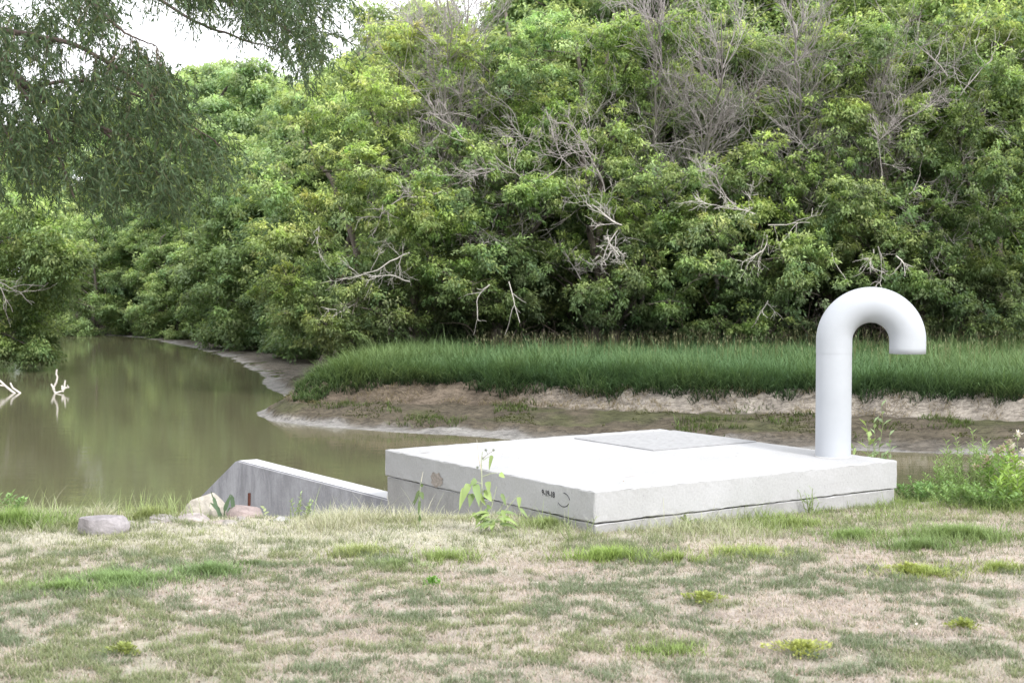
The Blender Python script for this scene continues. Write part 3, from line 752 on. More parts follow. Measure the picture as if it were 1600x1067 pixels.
# far left: trees along the receding bank
FARL = [(150, 330, 96, 2), (195, 320, 100, 2), (120, 300, 108, 1), (235, 330, 94, 1), (275, 340, 90, 2), (312, 330, 89, 1), (350, 340, 86, 2), (385, 300, 84, 0), (425, 290, 80, 1), (462, 330, 73, 2),
        (175, 150, 112, 0), (235, 135, 108, 0), (295, 92, 104, 1), (345, 90, 98, 0), (395, 82, 92, 0), (440, 120, 84, 1), (480, 128, 74, 0), (525, 100, 64, 1),
        (90, 170, 118, 0), (40, 200, 115, 1), (0, 190, 122, 0), (-60, 150, 120, 0), (370, 85, 112, 1), (250, 100, 114, 0), (500, 110, 90, 0), (560, 75, 82, 1), (605, 40, 72, 0), (330, 210, 92, 1), (415, 205, 76, 2), (260, 230, 97, 0)]
labL = 'leafy green tree standing along the receding far bank on the left'
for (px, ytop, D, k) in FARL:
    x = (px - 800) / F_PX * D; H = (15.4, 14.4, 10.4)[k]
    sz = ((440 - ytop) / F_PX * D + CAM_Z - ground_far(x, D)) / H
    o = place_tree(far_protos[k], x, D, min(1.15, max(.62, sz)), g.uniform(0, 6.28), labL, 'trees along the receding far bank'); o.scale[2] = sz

# left-hand tree that leans over the water ------------------------------
g = np.random.default_rng(900); D0 = 56
bx = np.array([-24.0, 57, 0]); bx[2] = ground_far(bx[0], bx[1]); root_p = bx
root = empty('overhanging_tree', root_p); tag(root, 'dark green tree overhanging the water at the left edge', 'tree')
tr = Tubes(); pts = grow(tr, root_p - (0, 0, .2), at(10, 200, 57), .3, .08, g, 0, .1, 14, 8, (.14, .12, .11))
Vs = []; Fs = []; Cs = []; n0 = 0
for (px, py, rx, ry) in [(20,260,60,40),(-10,330,70,50),(55,335,50,40),(75,385,42,38),(20,400,55,42),(95,432,28,28),(50,455,48,36),(-10,470,60,45),(25,505,45,30),(62,520,28,22),(-40,400,70,60),(-60,280,70,60),(-90,480,60,50),(35,300,50,35),(60,545,22,10),(10,540,40,16),(110,400,25,20)]:
    c = at(px, py, D0 + g.uniform(-2, 2)); m = D0 / F_PX
    q = pts[int(np.argmin(np.linalg.norm(pts - c + np.array([0, 0, .8]), axis=1)))]; grow(tr, q, c, .07, .02, g, .05, .1, 8, 5, (.14, .12, .11))
    P, dd = lobe_tufts(c, rx * m, ry * m, 60, g)
    k2 = 22; d2 = nrm(g.normal(size=(k2, 3))); P = np.vstack([P, c + d2 * np.array([rx * m, rx * m, ry * m]) * (1 + .4 * g.random(k2))[:, None]]); dd = np.vstack([dd, d2])
    shade = (.4 + .6 * np.clip(dd[:, 2] + .3, 0, 1)) * (1.15 if py < 350 else .75)  # painted shade: undersides and lower boughs darker, top boughs brighter
    v, f, c_ = tufts_to_leaves(P, dd, .26 + .2 * g.random(len(P)), 42, .18, .07, GREEN * .9, BRIGHT, shade, 900 + px)
    Vs.append(v); Fs.append(f + n0); Cs.append(c_); n0 += len(v)
link('crown', np_mesh('overhang_crown', np.concatenate(Vs) - root_p, [np.concatenate(Fs)], np.concatenate(Cs), M['leaf_front']), root)
me = tr.mesh('trunk', M['bark']); me.transform(Matrix.Translation(-Vector(root_p))); link('trunk', me, root)
for (x0, y0, x1, y1) in [(-20, 430, 60, 470), (-10, 440, 50, 500)]:
    tb = Tubes(); a = at(x0, y0, 53.2); b = at(x1, y1, 53); dead_fan(tb, a, b - a, 1.4, .025, 2, g, .4, .0, (.42, .38, .37), .009, (2, 5))
    me = tb.mesh('dead_branch', M['dead']); me.transform(Matrix.Translation(-Vector(root_p))); link('dead_branch', me, root)
for i, (x, y, s) in enumerate([(-31, 62, .9), (-30, 72, .9), (-40, 78, 1.0), (-27.5, 52, .75), (-38, 66, 1.0)]):
    place_tree(far_protos[i % 3], x, y, s, i * 1.3, 'leafy tree on the left bank behind the overhanging tree', 'trees on the left bank')

# undergrowth: one dark mass nobody could count ------------------------
def undergrowth():
    g = np.random.default_rng(40); P = []; O = []
    for _ in range(230):
        x = g.uniform(-4, 24); y = g.uniform(47.5, 55) ; r = g.uniform(.5, 1.2)
        if x < 0: y = max(y, 49)
        z = ground_far(x, y) + .1; n = int(26 * r)
        d = nrm(g.normal(size=(n, 3))); d[:, 2] = abs(d[:, 2])
        P.append(np.array([x, y, z]) + d * r * np.array([1, 1, 1.2])); O.append(d)
    for _ in range(170):                                  # far left bank skirts
        px = g.uniform(95, 500); t = (px - 95) / 405; D = 101 - 26 * t ** 1.3 + g.uniform(-1, 4); x = (px - 800) / F_PX * D
        z = ground_far(x, D); 
        if z < -1.75: continue
        n = 30; r = g.uniform(.8, 1.6); d = nrm(g.normal(size=(n, 3))); d[:, 2] = abs(d[:, 2])
        P.append(np.array([x, D, z + .1]) + d * r); O.append(d)
    P = np.concatenate(P); O = np.concatenate(O)
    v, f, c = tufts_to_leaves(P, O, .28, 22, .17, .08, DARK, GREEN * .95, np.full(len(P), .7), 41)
    return np_mesh('undergrowth', v, [f], c, M['leaf_front'])
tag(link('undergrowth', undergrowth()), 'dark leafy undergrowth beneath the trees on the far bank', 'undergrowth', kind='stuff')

# brown twig thicket
tb = Tubes(); g = np.random.default_rng(55)
for _ in range(95):
    px = float(g.choice([g.uniform(1210, 1270), g.uniform(1340, 1420), g.uniform(620, 1560)])); D = g.uniform(45.2, 48)
    b = at(px, 500, D); z = ground_far(b[0], b[1])
    dead_fan(tb, (b[0], b[1], z), (g.normal() * .6, g.normal() * .4, 1), g.uniform(.9, 2.2), .016, 1, g, .6, .0, (.17, .135, .12), .007, (3, 6))
tag(link('brush_thicket', tb.mesh('brush_thicket', M['dead'])), 'tangle of thin brown twigs under the trees behind the reeds', 'brush', kind='stuff')

# ------------------------------------------------------------------ blades of grass and reeds
def blades(P, H, W, az, lean, bend, C0, C1, seg=3):
    """ribbon blades. P (n,3)"""
    n = len(P); H = np.broadcast_to(H, n); W = np.broadcast_to(W, n)
    dx = np.cos(az); dy = np.sin(az); sx, sy = -dy, dx
    rows = []
    cols = []
    for k in range(seg + 1):
        t = k / seg
        off = (lean * t + bend * t * t) * H; zz = H * t * np.sqrt(np.clip(1 - .35 * (lean + bend * t) ** 2, .08, 1))
        c = np.stack([P[:, 0] + dx * off, P[:, 1] + dy * off, P[:, 2] + zz], 1)
        w_ = W * (1 - t) ** .6 * .5 if k < seg else np.zeros(n)
        s = np.stack([sx * w_, sy * w_, np.zeros(n)], 1)
        rows.append((c - s, c + s)); cols.append(C0 + (C1 - C0) * t)
    V = np.stack([q for r in rows[:-1] for q in r] + [rows[-1][0]], 1); m = V.shape[1]
    C = np.stack([q for c in cols[:-1] for q in (c, c)] + [cols[-1]], 1)
    b = np.arange(n)[:, None] * m
    quads = [np.stack([b[:, 0] + 2 * k, b[:, 0] + 2 * k + 1, b[:, 0] + 2 * k + 3, b[:, 0] + 2 * k + 2], 1) for k in range(seg - 1)]
    tri = np.stack([b[:, 0] + m - 3, b[:, 0] + m - 2, b[:, 0] + m - 1], 1)
    return V.reshape(-1, 3), (np.concatenate(quads) if quads else np.zeros((0, 4), int)), tri, C.reshape(-1, 3)
def blade_obj(name, sets, mat, label, cat):
    Vs = []; Q = []; T = []; Cs = []; n = 0
    for v, q, t, c in sets:
        Vs.append(v); Cs.append(c); T.append(t + n)
        if len(q): Q.append(q + n)
        n += len(v)
    fs = ([np.concatenate(Q)] if Q else []) + [np.concatenate(T)]
    return tag(link(name, np_mesh(name, np.concatenate(Vs), fs, np.concatenate(Cs), mat)), label, cat, kind='stuff')

# reeds on the far bank
g = np.random.default_rng(5)
def reed_pts(n, y0=30, y1=49):
    x = g.uniform(-6.8, 21, n); y = g.uniform(y0, y1, n)
    d = far_d(x, y) - mud_w(x, y)
    leftcut = x > (-6.1 + .12 * (y - 36))
    back = y < 46.5 + 1.2 * (fbm(x * .5, y * .3, 2, 9) - .5) * 2
    k = (d > -.05 + .4 * sstep(-6, -4, x) + .35 * fbm(x * 2, y * 2, 2, 19)) & leftcut & back; return x[k], y[k], d[k]
sets = []
for (n, front) in ((150000, False), (140000, True)):
    x, y, d = reed_pts(n)
    if front: k = d < 1.8; x, y, d = x[k], y[k], d[k]
    z = far_z(x, y); m = len(x)
    cl = fbm(x * 1.1, y * 1.1, 3, 90); edge = sstep(.3, 1.1, d)
    H = .88 * (.44 + .42 * edge + .75 * (cl - .45) + .3 * (fbm(x * 3, y * 3, 2, 23) - .5)) * g.uniform(.7, 1.15, m) * (.75 + .25 * sstep(-5.6, -3.5, x))
    H = np.where(g.random(m) < .06, H * g.uniform(1.15, 1.45, m), H)
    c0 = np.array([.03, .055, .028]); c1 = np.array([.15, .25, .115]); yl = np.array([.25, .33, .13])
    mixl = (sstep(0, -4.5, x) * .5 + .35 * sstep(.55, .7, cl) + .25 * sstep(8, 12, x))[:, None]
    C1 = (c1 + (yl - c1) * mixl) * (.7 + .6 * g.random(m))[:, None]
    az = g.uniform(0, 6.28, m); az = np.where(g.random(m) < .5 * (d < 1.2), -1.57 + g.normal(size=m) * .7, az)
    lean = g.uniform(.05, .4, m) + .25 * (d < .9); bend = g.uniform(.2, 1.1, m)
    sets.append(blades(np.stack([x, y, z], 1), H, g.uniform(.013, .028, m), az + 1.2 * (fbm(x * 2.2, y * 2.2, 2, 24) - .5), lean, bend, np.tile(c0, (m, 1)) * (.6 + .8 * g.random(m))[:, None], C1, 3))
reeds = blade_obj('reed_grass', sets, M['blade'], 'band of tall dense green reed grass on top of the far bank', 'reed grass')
# seed heads
x, y, d = reed_pts(26000); k = (d > 2.2) & (g.random(len(x)) < .10 + .22 * (y > 43)); x, y = x[k], y[k]; z = far_z(x, y); m = len(x)
hh = g.uniform(.85, 1.12, m); P = np.stack([x, y, z + hh * .55], 1)
s1 = blades(P, hh * .5, .009, g.uniform(0, 6.28, m), .05, .1, np.tile([.14, .17, .07], (m, 1)), np.tile([.30, .26, .15], (m, 1)), 2)
P2 = np.stack([x, y, z + hh * .95], 1); c = np.tile([.27, .28, .16], (m, 1)) * (.7 + .5 * g.random(m))[:, None]
s2 = blades(P2, g.uniform(.07, .12, m), .018, g.uniform(0, 6.28, m), .2, .3, c, c, 2)
blade_obj('seed_heads', [s1, s2], M['blade'], 'straw coloured seed heads standing above the reed grass', 'seed heads')
# straw and weeds on the cut bank and mud
x = g.uniform(-6.5, 16, 90000); y = g.uniform(29, 44, 90000); d = far_d(x, y); t = d / mud_w(x, y)
k1 = (t > .98) & (t < 1.22) & (fbm(x * 2, y * 2, 3, 33) > .47); k2 = (t > .40) & (t < 1.0) & (fbm(x * .9, y * .9, 3, 44) > .60); 
k3 = (t > .3) & (t < 1.1) & (fbm(x * .7 + 9, y * 1.1, 3, 46) > .63)
def mk(k, H, W, c0, c1, lean, bend):
    m = int(k.sum()); P = np.stack([x[k], y[k], far_z(x[k], y[k])], 1); f = (.6 + .7 * g.random(m))[:, None]
    return blades(P, H * g.uniform(.5, 1.2, m), W, -1.57 + g.normal(size=m) * 1.2, lean, bend, np.tile(c0, (m, 1)) * f, np.tile(c1, (m, 1)) * f, 2)
blade_obj('bank_weeds', [mk(k1, .26, .012, [.30, .25, .18], [.44, .37, .28], .7, .7), mk(k2, .05, .03, [.08, .09, .04], [.17, .19, .08], .4, .5), mk(k3, .16, .02, [.08, .11, .04], [.19, .26, .09], .3, .5)],
          M['blade'], 'dry straw and low green weeds on the cut bank and mud', 'weeds')

# lawn grass
g = np.random.default_rng(6)
def in_vault(x, y, mrg=.0):
    qx = (x - FC[0]) * ex[0] + (y - FC[1]) * ex[1]; qy = (x - FC[0]) * ey[0] + (y - FC[1]) * ey[1]
    return (qx > -mrg) & (qx < SA + mrg) & (qy > -mrg) & (qy < SB + mrg)
def lawn_pts(n, y0, y1, wx=.42):
    y = g.uniform(y0, y1, n); x = g.uniform(-1, 1, n) * y * wx
    k = ~in_vault(x, y); return x[k], y[k]
sets = []
tuft_n = lambda x, y: fbm(x * 9, y * 9, 2, 61)
# 1) short living grass
x, y = lawn_pts(900000, 4.6, 10.6)
gm = green_mask(x, y); tn = tuft_n(x, y); d = y - crest_y(x)
k = (g.random(len(x)) < (.04 + .80 * gm * sstep(.42, .6, tn + .12 * gm))) & (d < .9); x, y, gm = x[k], y[k], gm[k]; m = len(x)
nl = fbm(x * 1.6, y * 1.6, 3, 13); 
cg0 = np.array([.13, .155, .09]); dull = np.array([.21, .27, .175]); yel = np.array([.36, .40, .19])
far = sstep(7.6, 9.0, y)
mixy = np.clip(sstep(.52, .66, nl) * .6 + far * .55 + .18 * g.normal(size=m), 0, 1)[:, None]
C1 = (dull + (yel - dull) * mixy) * (.65 + .7 * g.random(m))[:, None]
H = g.uniform(.014, .040, m) * (1 + .5 * far) * (.75 + .5 * gm)
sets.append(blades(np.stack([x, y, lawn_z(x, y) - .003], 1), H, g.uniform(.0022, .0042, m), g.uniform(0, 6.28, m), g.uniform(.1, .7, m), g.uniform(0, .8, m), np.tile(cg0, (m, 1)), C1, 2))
# 2) dead thatch lying flat
x, y = lawn_pts(300000, 4.6, 10.4); d = y - crest_y(x); k = (d < .9) & (g.random(len(x)) < .75 - .45 * green_mask(x, y)); x, y = x[k], y[k]; m = len(x)
pm = pale_mask(x, y)[:, None]; c = (np.array([.51, .43, .375]) * (1 - pm) + np.array([.58, .56, .45]) * pm) * (.6 + .75 * g.random(m))[:, None]
sets.append(blades(np.stack([x, y, lawn_z(x, y) + .001], 1), g.uniform(.012, .042, m), g.uniform(.0018, .0035, m), g.uniform(0, 6.28, m), g.uniform(.9, 1.35, m), g.uniform(-.1, .4, m), c * .8, c, 2))
blade_obj('lawn_grass', sets, M['blade'], 'patchy short green grass and dead thatch of the foreground lawn', 'grass')

# small litter: dead leaves, clods and wood chips
g = np.random.default_rng(31); x, y = lawn_pts(5200, 4.8, 10.2); k = (y < crest_y(x) + .3) & (fbm(x * 1.5, y * 1.5, 2, 52) > .42); x, y = x[k], y[k]; m = len(x); a = g.uniform(0, 6.28, m)
C_ = np.array([[.20, .13, .09], [.62, .58, .52], [.34, .27, .2], [.12, .10, .08]])[g.integers(0, 4, m)] * (.7 + .5 * g.random(m))[:, None]
v, f, c = leaves(np.stack([x, y, lawn_z(x, y) + .008], 1), np.stack([np.cos(a), np.sin(a), g.normal(size=m) * .3], 1), np.array([0, 0, 1.0]) + g.normal(size=(m, 3)) * .5, g.uniform(.007, .022, m), g.uniform(.005, .014, m), C_)
tag(link('leaf_litter', np_mesh('leaf_litter', v, [f], c, M['blade'])), 'tiny dead leaves and chips scattered on the lawn', 'litter', kind='stuff')
# 3) long rough grass along the crest
sets = []
y = g.uniform(7.9, 11.6, 260000); x = g.uniform(-1, 1, 260000) * y * .43; k = ~in_vault(x, y, -.0); x, y = x[k], y[k]
d = y - crest_y(x); cl = fbm(x * 2.6, y * 2.6, 3, 15); pm = pale_mask(x, y)
prob = sstep(-1.1, -.15, d + .5 * (cl - .5)) * sstep(.36, .58, cl + .10 * pm) * sstep(1.3, .7, d)
ev = in_vault(x, y, .16); prob = np.maximum(prob, ev * .75 * sstep(.38, .5, cl))
k = g.random(len(x)) < prob * .55; x, y, d, cl, pm = x[k], y[k], d[k], cl[k], pm[k]; m = len(x)
stony = (x > -2.75) & (x < -1.45) & (y > 8.9); H = g.uniform(.03, .12, m) * (.6 + .7 * sstep(.45, .7, cl)) * np.where(stony, .35, 1); H = np.where(g.random(m) < .03, H * 1.9, H)
green = np.array([.27, .37, .12]); straw = np.array([.62, .60, .47]); br = np.array([.34, .42, .15])
s = np.clip(pm * .65 + .22 + .2 * g.normal(size=m) - .35 * sstep(.5, .65, fbm(x * 1.7, y * 1.7, 2, 99)), 0, 1)[:, None]
C1 = (green * (1 - s) + straw * s) * (.7 + .55 * g.random(m))[:, None]; C0 = C1 * .6
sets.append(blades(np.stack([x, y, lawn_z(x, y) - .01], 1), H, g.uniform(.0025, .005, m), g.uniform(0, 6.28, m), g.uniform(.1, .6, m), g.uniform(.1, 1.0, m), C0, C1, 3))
# 4) fresh bright patches (photo px, py, rx m, ry m)
for (px, py, rx, ry, n, h, cc) in [(190,905,.42,.14,5200,.06,(.28,.40,.17)),(330,893,.2,.09,1800,.07,(.25,.36,.16)),(100,918,.3,.1,2200,.05,(.28,.40,.15)),(950,868,.28,.1,2600,.08,(.33,.45,.14)),(1170,860,.3,.12,2200,.06,(.38,.47,.16)),
      (1060,870,.2,.09,1200,.06,(.34,.43,.15)),(1440,890,.26,.1,1900,.055,(.38,.46,.15)),(700,868,.22,.1,1500,.075,(.33,.43,.16)),(560,862,.25,.1,1300,.07,(.40,.46,.2)),(1040,1012,.2,.06,1300,.045,(.28,.38,.13)),(1560,880,.25,.1,1500,.06,(.36,.44,.15)),
      (390,878,.16,.04,900,.04,(.17,.24,.10)),(1330,830,.3,.12,1700,.07,(.27,.38,.14)),(1500,835,.45,.16,3600,.10,(.26,.36,.14)),(1430,850,.3,.1,1800,.08,(.24,.34,.14)),(30,815,.45,.16,3000,.11,(.28,.40,.13)),(130,818,.3,.1,1200,.08,(.36,.42,.2)),(235,805,.2,.08,900,.10,(.36,.42,.18)),
      (860,820,.25,.1,1500,.08,(.34,.42,.18)),(1240,812,.4,.1,2200,.06,(.36,.44,.18)),(620,880,.3,.1,1300,.05,(.3,.38,.18))]:
    D = CAM_Z / math.tan(math.atan((py - CY) / F_PX) + PITCH); c_ = at(px, py, D)
    a = g.uniform(0, 6.28, n); q = np.abs(g.normal(size=n)) * .55; xx = c_[0] + rx * q * np.cos(a); yy = c_[1] + ry * 1.6 * q * np.sin(a)
    k = ~in_vault(xx, yy) & (fbm(xx * 14, yy * 14, 2, 7) > .38); xx, yy = xx[k], yy[k]; m = len(xx)
    C1 = np.array(cc) * (.65 + .6 * g.random(m))[:, None]
    sets.append(blades(np.stack([xx, yy, lawn_z(xx, yy) - .004], 1), h * g.uniform(.4, 1.2, m), g.uniform(.003, .006, m), g.uniform(0, 6.28, m), g.uniform(.1, .6, m), g.uniform(.1, .9, m), C1 * .55, C1, 3))
blade_obj('rough_grass', sets, M['blade'], 'longer bright green and straw tufts along the crest of the bank', 'grass')

# yellow-green clover clumps on the lawn (low broad-leaf)
for (px, py, w_, lab) in [(1250, 1012, .17, 'yellow green weed clump low in the lawn, largest and nearest'), (1100, 936, .13, 'yellow green weed clump in the middle of the lawn below the slab'),
                          (1506, 972, .09, 'small yellow green weed clump at the right side of the lawn'), (192, 1012, .09, 'faint yellow green weed clump at the lower left of the lawn'), (1420, 888, .14, 'yellow green weed clump right of the slab near the crest'), (675, 912, .05, 'tiny bright green weed rosette on the lawn left of centre')]:
    g = np.random.default_rng(px); D = CAM_Z / math.tan(math.atan((py - CY) / F_PX) + PITCH); c_ = at(px, py, D); n = int(520 * w_ / .15)
    a = g.uniform(0, 6.28, n); q = g.random(n) ** .6 * (.6 + .4 * np.sin(a * 3 + px)); P = np.stack([w_ * q * np.cos(a), w_ * .75 * q * np.sin(a), .008 + .045 * g.random(n) * (1 - q * .6)], 1)
    base = np.array([c_[0], c_[1], float(lawn_z(np.array([c_[0]]), np.array([c_[1]]))[0])])
    C = np.array([.38, .43, .14] if px != 675 else [.25, .45, .12]) * (.6 + .6 * g.random(n))[:, None]
    v, f, c = leaves(P, np.stack([np.cos(a), np.sin(a), g.normal(size=n) * .5 + .5], 1), np.array([0, 0, 1.0]) + g.normal(size=(n, 3)) * .4, .019, .011, C)
    o = link('weed_clump', np_mesh('weed_clump', v, [f], c, M['weed'])); o.location = base; tag(o, lab, 'weed', 'yellow green weed clumps')

# ------------------------------------------------------------------ broad-leaf weeds
def broad_leaf(p, d, n, L, W, C, sets, droop=.35):
    """pointed oval leaf with a midrib fold, 2 x 6 faces"""
    d = nrm(d); s = nrm(np.cross(d, n)); nn = np.cross(s, d); K = 6; V = []; Fq = []
    for i in range(K + 1):
        t = i / K; w_ = W * .5 * (math.sin(math.pi * min(1, t ** .62)) ** .8 if 0 < t < 1 else .0); c = p + d * L * t - np.array([0, 0, 1]) * droop * L * t * t
        V += [c - s * w_ + nn * w_ * .25, c, c + s * w_ + nn * w_ * .25]
    for i in range(K):
        a = i * 3; Fq += [[a, a + 1, a + 4, a + 3], [a + 1, a + 2, a + 5, a + 4]]
    n0 = sum(len(q[0]) for q in sets); sets.append((np.array(V), np.array(Fq) + n0, np.tile(C, (len(V), 1)) * random.uniform(.8, 1.2)))
def leafset_mesh(name, sets, mat):
    return np_mesh(name, np.concatenate([q[0] for q in sets]), [np.concatenate([q[1] for q in sets])], np.concatenate([q[2] for q in sets]), mat, True)

# tall weed in front of the slab (heart leaves)
c_ = at(752, 838, 9.0); base = np.array([c_[0], c_[1], float(lawn_z(np.array([c_[0]]), np.array([c_[1]]))[0])])
def rel(px, py, D=9.0): return at(px, py, D) - base
root = empty('tall_weed', base); tag(root, 'tall thin weed with light green heart leaves in front of the slab', 'weed')
tb = Tubes(); tb.add([(0, 0, -.02), rel(751, 800), rel(753, 760), rel(752, 720), rel(754, 705)], [.006, .0055, .005, .004, .003], (.42, .45, .32), 6)
tb.add([rel(752, 735), rel(748, 715), rel(745, 686)], [.004, .0035, .001], (.60, .55, .47), 6)
tb.add([rel(754, 716), rel(764, 708), rel(771, 704)], [.003, .002, .002], (.35, .33, .28), 5); tb.add([rel(762, 710), rel(760, 704)], [.002, .002], (.3, .3, .28), 5)
for (a, b) in [((753, 756), (735, 752)), ((752, 770), (764, 765)), ((754, 720), (769, 712)), ((753, 790), (772, 780)), ((753, 745), (780, 738)), ((753, 775), (740, 760))]:
    tb.add([rel(*a), rel((a[0] + b[0]) / 2, (a[1] + b[1]) / 2 - 2), rel(*b)], [.003, .002, .0015], (.40, .44, .28), 5)
link('stem', tb.mesh('stem', M['stem']), root)
S = []; random.seed(3); LG = np.array([.27, .37, .14]); MG = np.array([.21, .30, .13])
for (px, py, dx, L, W, dr, cc) in [(734, 756, -.2, .12, .055, 1.0, LG), (742, 756, .1, .13, .06, 1.0, MG), (728, 762, -.15, .125, .05, 1.1, LG), (762, 752, .05, .07, .045, 1.1, LG * .8), (757, 768, .4, .085, .07, .7, LG),
      (769, 711, -.1, .085, .03, 1.1, LG * .85), (738, 772, -.1, .08, .05, .9, MG), (780, 740, .5, .06, .04, .3, LG * 1.1), (745, 750, -.6, .07, .05, .5, MG), (811, 776, .0, .07, .035, 1.0, LG)]:
    broad_leaf(rel(px, py, 8.97), np.array([dx, -.25, -.15]), np.array([dx * .3, -1, .5]), L * .7, W * .85, cc, S, dr)
for _k in range(16):
    px_ = random.uniform(733, 812); py_ = random.uniform(765, 812) + abs(px_ - 765) * .15; broad_leaf(rel(px_, py_, 8.98), np.array([random.uniform(-1, 1), -.2, random.uniform(-1, .3)]), np.array([0, -1, .6]), random.uniform(.035, .075), random.uniform(.02, .035), (LG if random.random() < .5 else MG) * random.uniform(.7, 1.1), S, .5)
tb2 = Tubes()
for a_, b_ in (((755, 825), (795, 775)), ((757, 828), (811, 772)), ((755, 820), (776, 760))): tb2.add([rel(*a_, 8.99), rel((a_[0] + b_[0]) / 2 + 3, (a_[1] + b_[1]) / 2, 8.99), rel(*b_, 8.99)], [.004, .003, .0015], (.40, .44, .28), 5)
link('side_stems', tb2.mesh('side_stems', M['stem']), root)
for a, L, q, z in [(k * 2 * math.pi / 15 + random.uniform(-.2, .2), random.uniform(.10, .19), random.uniform(.2, 1), random.uniform(.03, .14)) for k in range(26)]:
    broad_leaf(np.array([.09 + .04 * math.cos(a), .04 * math.sin(a) - .02, z]), np.array([math.cos(a), math.sin(a) * .8, .35]), np.array([0, -.3, 1.0]), L * .8, .034, LG if random.random() < .6 else MG, S, .55)
link('leaf_cluster', leafset_mesh('leaf_cluster', S, M['weed']), root)
for (px, py) in [(771, 703), (759, 703), (754, 716), (746, 730), (751, 727)]:
    S = []
    for k in range(7): broad_leaf(rel(px, py), np.array([math.cos(k), .2, math.sin(k)]), np.array([0, -1.0, .3]), .012, .006, np.array([.22, .24, .2]), S, 0)
    link('flower_bud', leafset_mesh('flower_bud', S, M['weed']), root)
# small weed left of it
c_ = at(656, 838, 9.2); base = np.array([c_[0], c_[1], float(lawn_z(np.array([c_[0]]), np.array([c_[1]]))[0])])
root = empty('slender_weed', base); tag(root, 'small slender weed with dark narrow leaves at the left face of the slab', 'weed')
rl = lambda px, py: at(px, py, 9.2) - base
tb = Tubes(); tb.add([(0, 0, -.02), rl(657, 810), rl(655, 775), rl(658, 752)], [.004, .004, .003, .002], (.36, .42, .25), 5); tb.add([rl(658, 752), rl(661, 737)], [.002, .001], (.7, .66, .5), 5)
link('stem', tb.mesh('stem', M['stem']), root); S = []
for (px, py, dx, dz, L, W, cc) in [(655, 765, -.3, -.8, .10, .022, MG * .55), (657, 768, .3, -.7, .05, .03, MG * .6), (654, 775, -.6, -.6, .06, .016, MG * .5), (658, 760, .2, .3, .03, .02, MG * .7), (656, 780, -.1, -1, .09, .02, MG * .6),
      (656, 815, .0, .9, .06, .02, MG * .6), (657, 838, -.8, .25, .12, .03, MG * .5), (658, 840, .1, .7, .11, .03, MG * .9), (660, 838, .8, .3, .08, .025, MG * .6)]:
    broad_leaf(rl(px, py), np.array([dx, -.2, dz]), np.array([.1, -1, .4]), L, W, cc, S, .15)
S1 = S[:5]; S2 = [(a_, b_ - sum(len(q[0]) for q in S1), c_) for a_, b_, c_ in S[5:]]
link('leaf_cluster', leafset_mesh('leaf_cluster', S1, M['weed']), root); link('leaf_cluster', leafset_mesh('leaf_cluster', S2, M['weed']), root)
# strap-leaved plant beside wing wall
c_ = at(352, 818, 9.72); base = c_.copy(); root = empty('dock_plant', base); tag(root, 'dock plant with dark arching strap leaves between beige and pink boulders', 'plant'); S = []
rl2 = lambda px, py: at(px, py, 9.72) - base
tb = Tubes()
for line in [[(349, 815), (352, 790), (360, 772), (366, 778)], [(347, 815), (342, 795), (332, 775), (330, 768)], [(352, 815), (360, 800), (366, 790)], [(350, 815), (345, 800)]]:
    tb.add([rl2(*q) for q in line], np.linspace(.006, .003, len(line)), (.10, .14, .08), 5)
link('stem', tb.mesh('stem', M['stem']), root)
for (px, py, dx, dz, L, W) in [(362, 772, .15, -1, .13, .035), (350, 800, .3, .8, .14, .035), (333, 775, .35, -1, .12, .03), (345, 800, -.6, .7, .10, .03), (358, 792, .3, -1, .11, .05), (340, 790, .2, -.9, .08, .03)]:
    broad_leaf(rl2(px, py), np.array([dx, -.15, dz]), np.array([.1, -1, .3]), L * 1.1, W * .85, np.array([.12, .18, .11]), S, .1)
link('leaf_cluster', leafset_mesh('leaf_cluster', S, M['weed']), root)
for (px, D, z0, seed_, lab) in [(413, 9.8, 835, 2, 'small two leaved weed between the pink boulder and white stone')]:
    c_ = at(px, z0, D); S = []
    for k in range(9):
        a = k * 1.1; broad_leaf(np.array([0, 0, .02 + .02 * k]), np.array([math.cos(a), math.sin(a), .9]), np.array([0, -.5, 1.]), .05, .022, np.array([.34, .40, .22]), S, .3)
    o = link('small_weed', leafset_mesh('small_weed', S, M['weed'])); o.location = c_; tag(o, lab, 'weed')

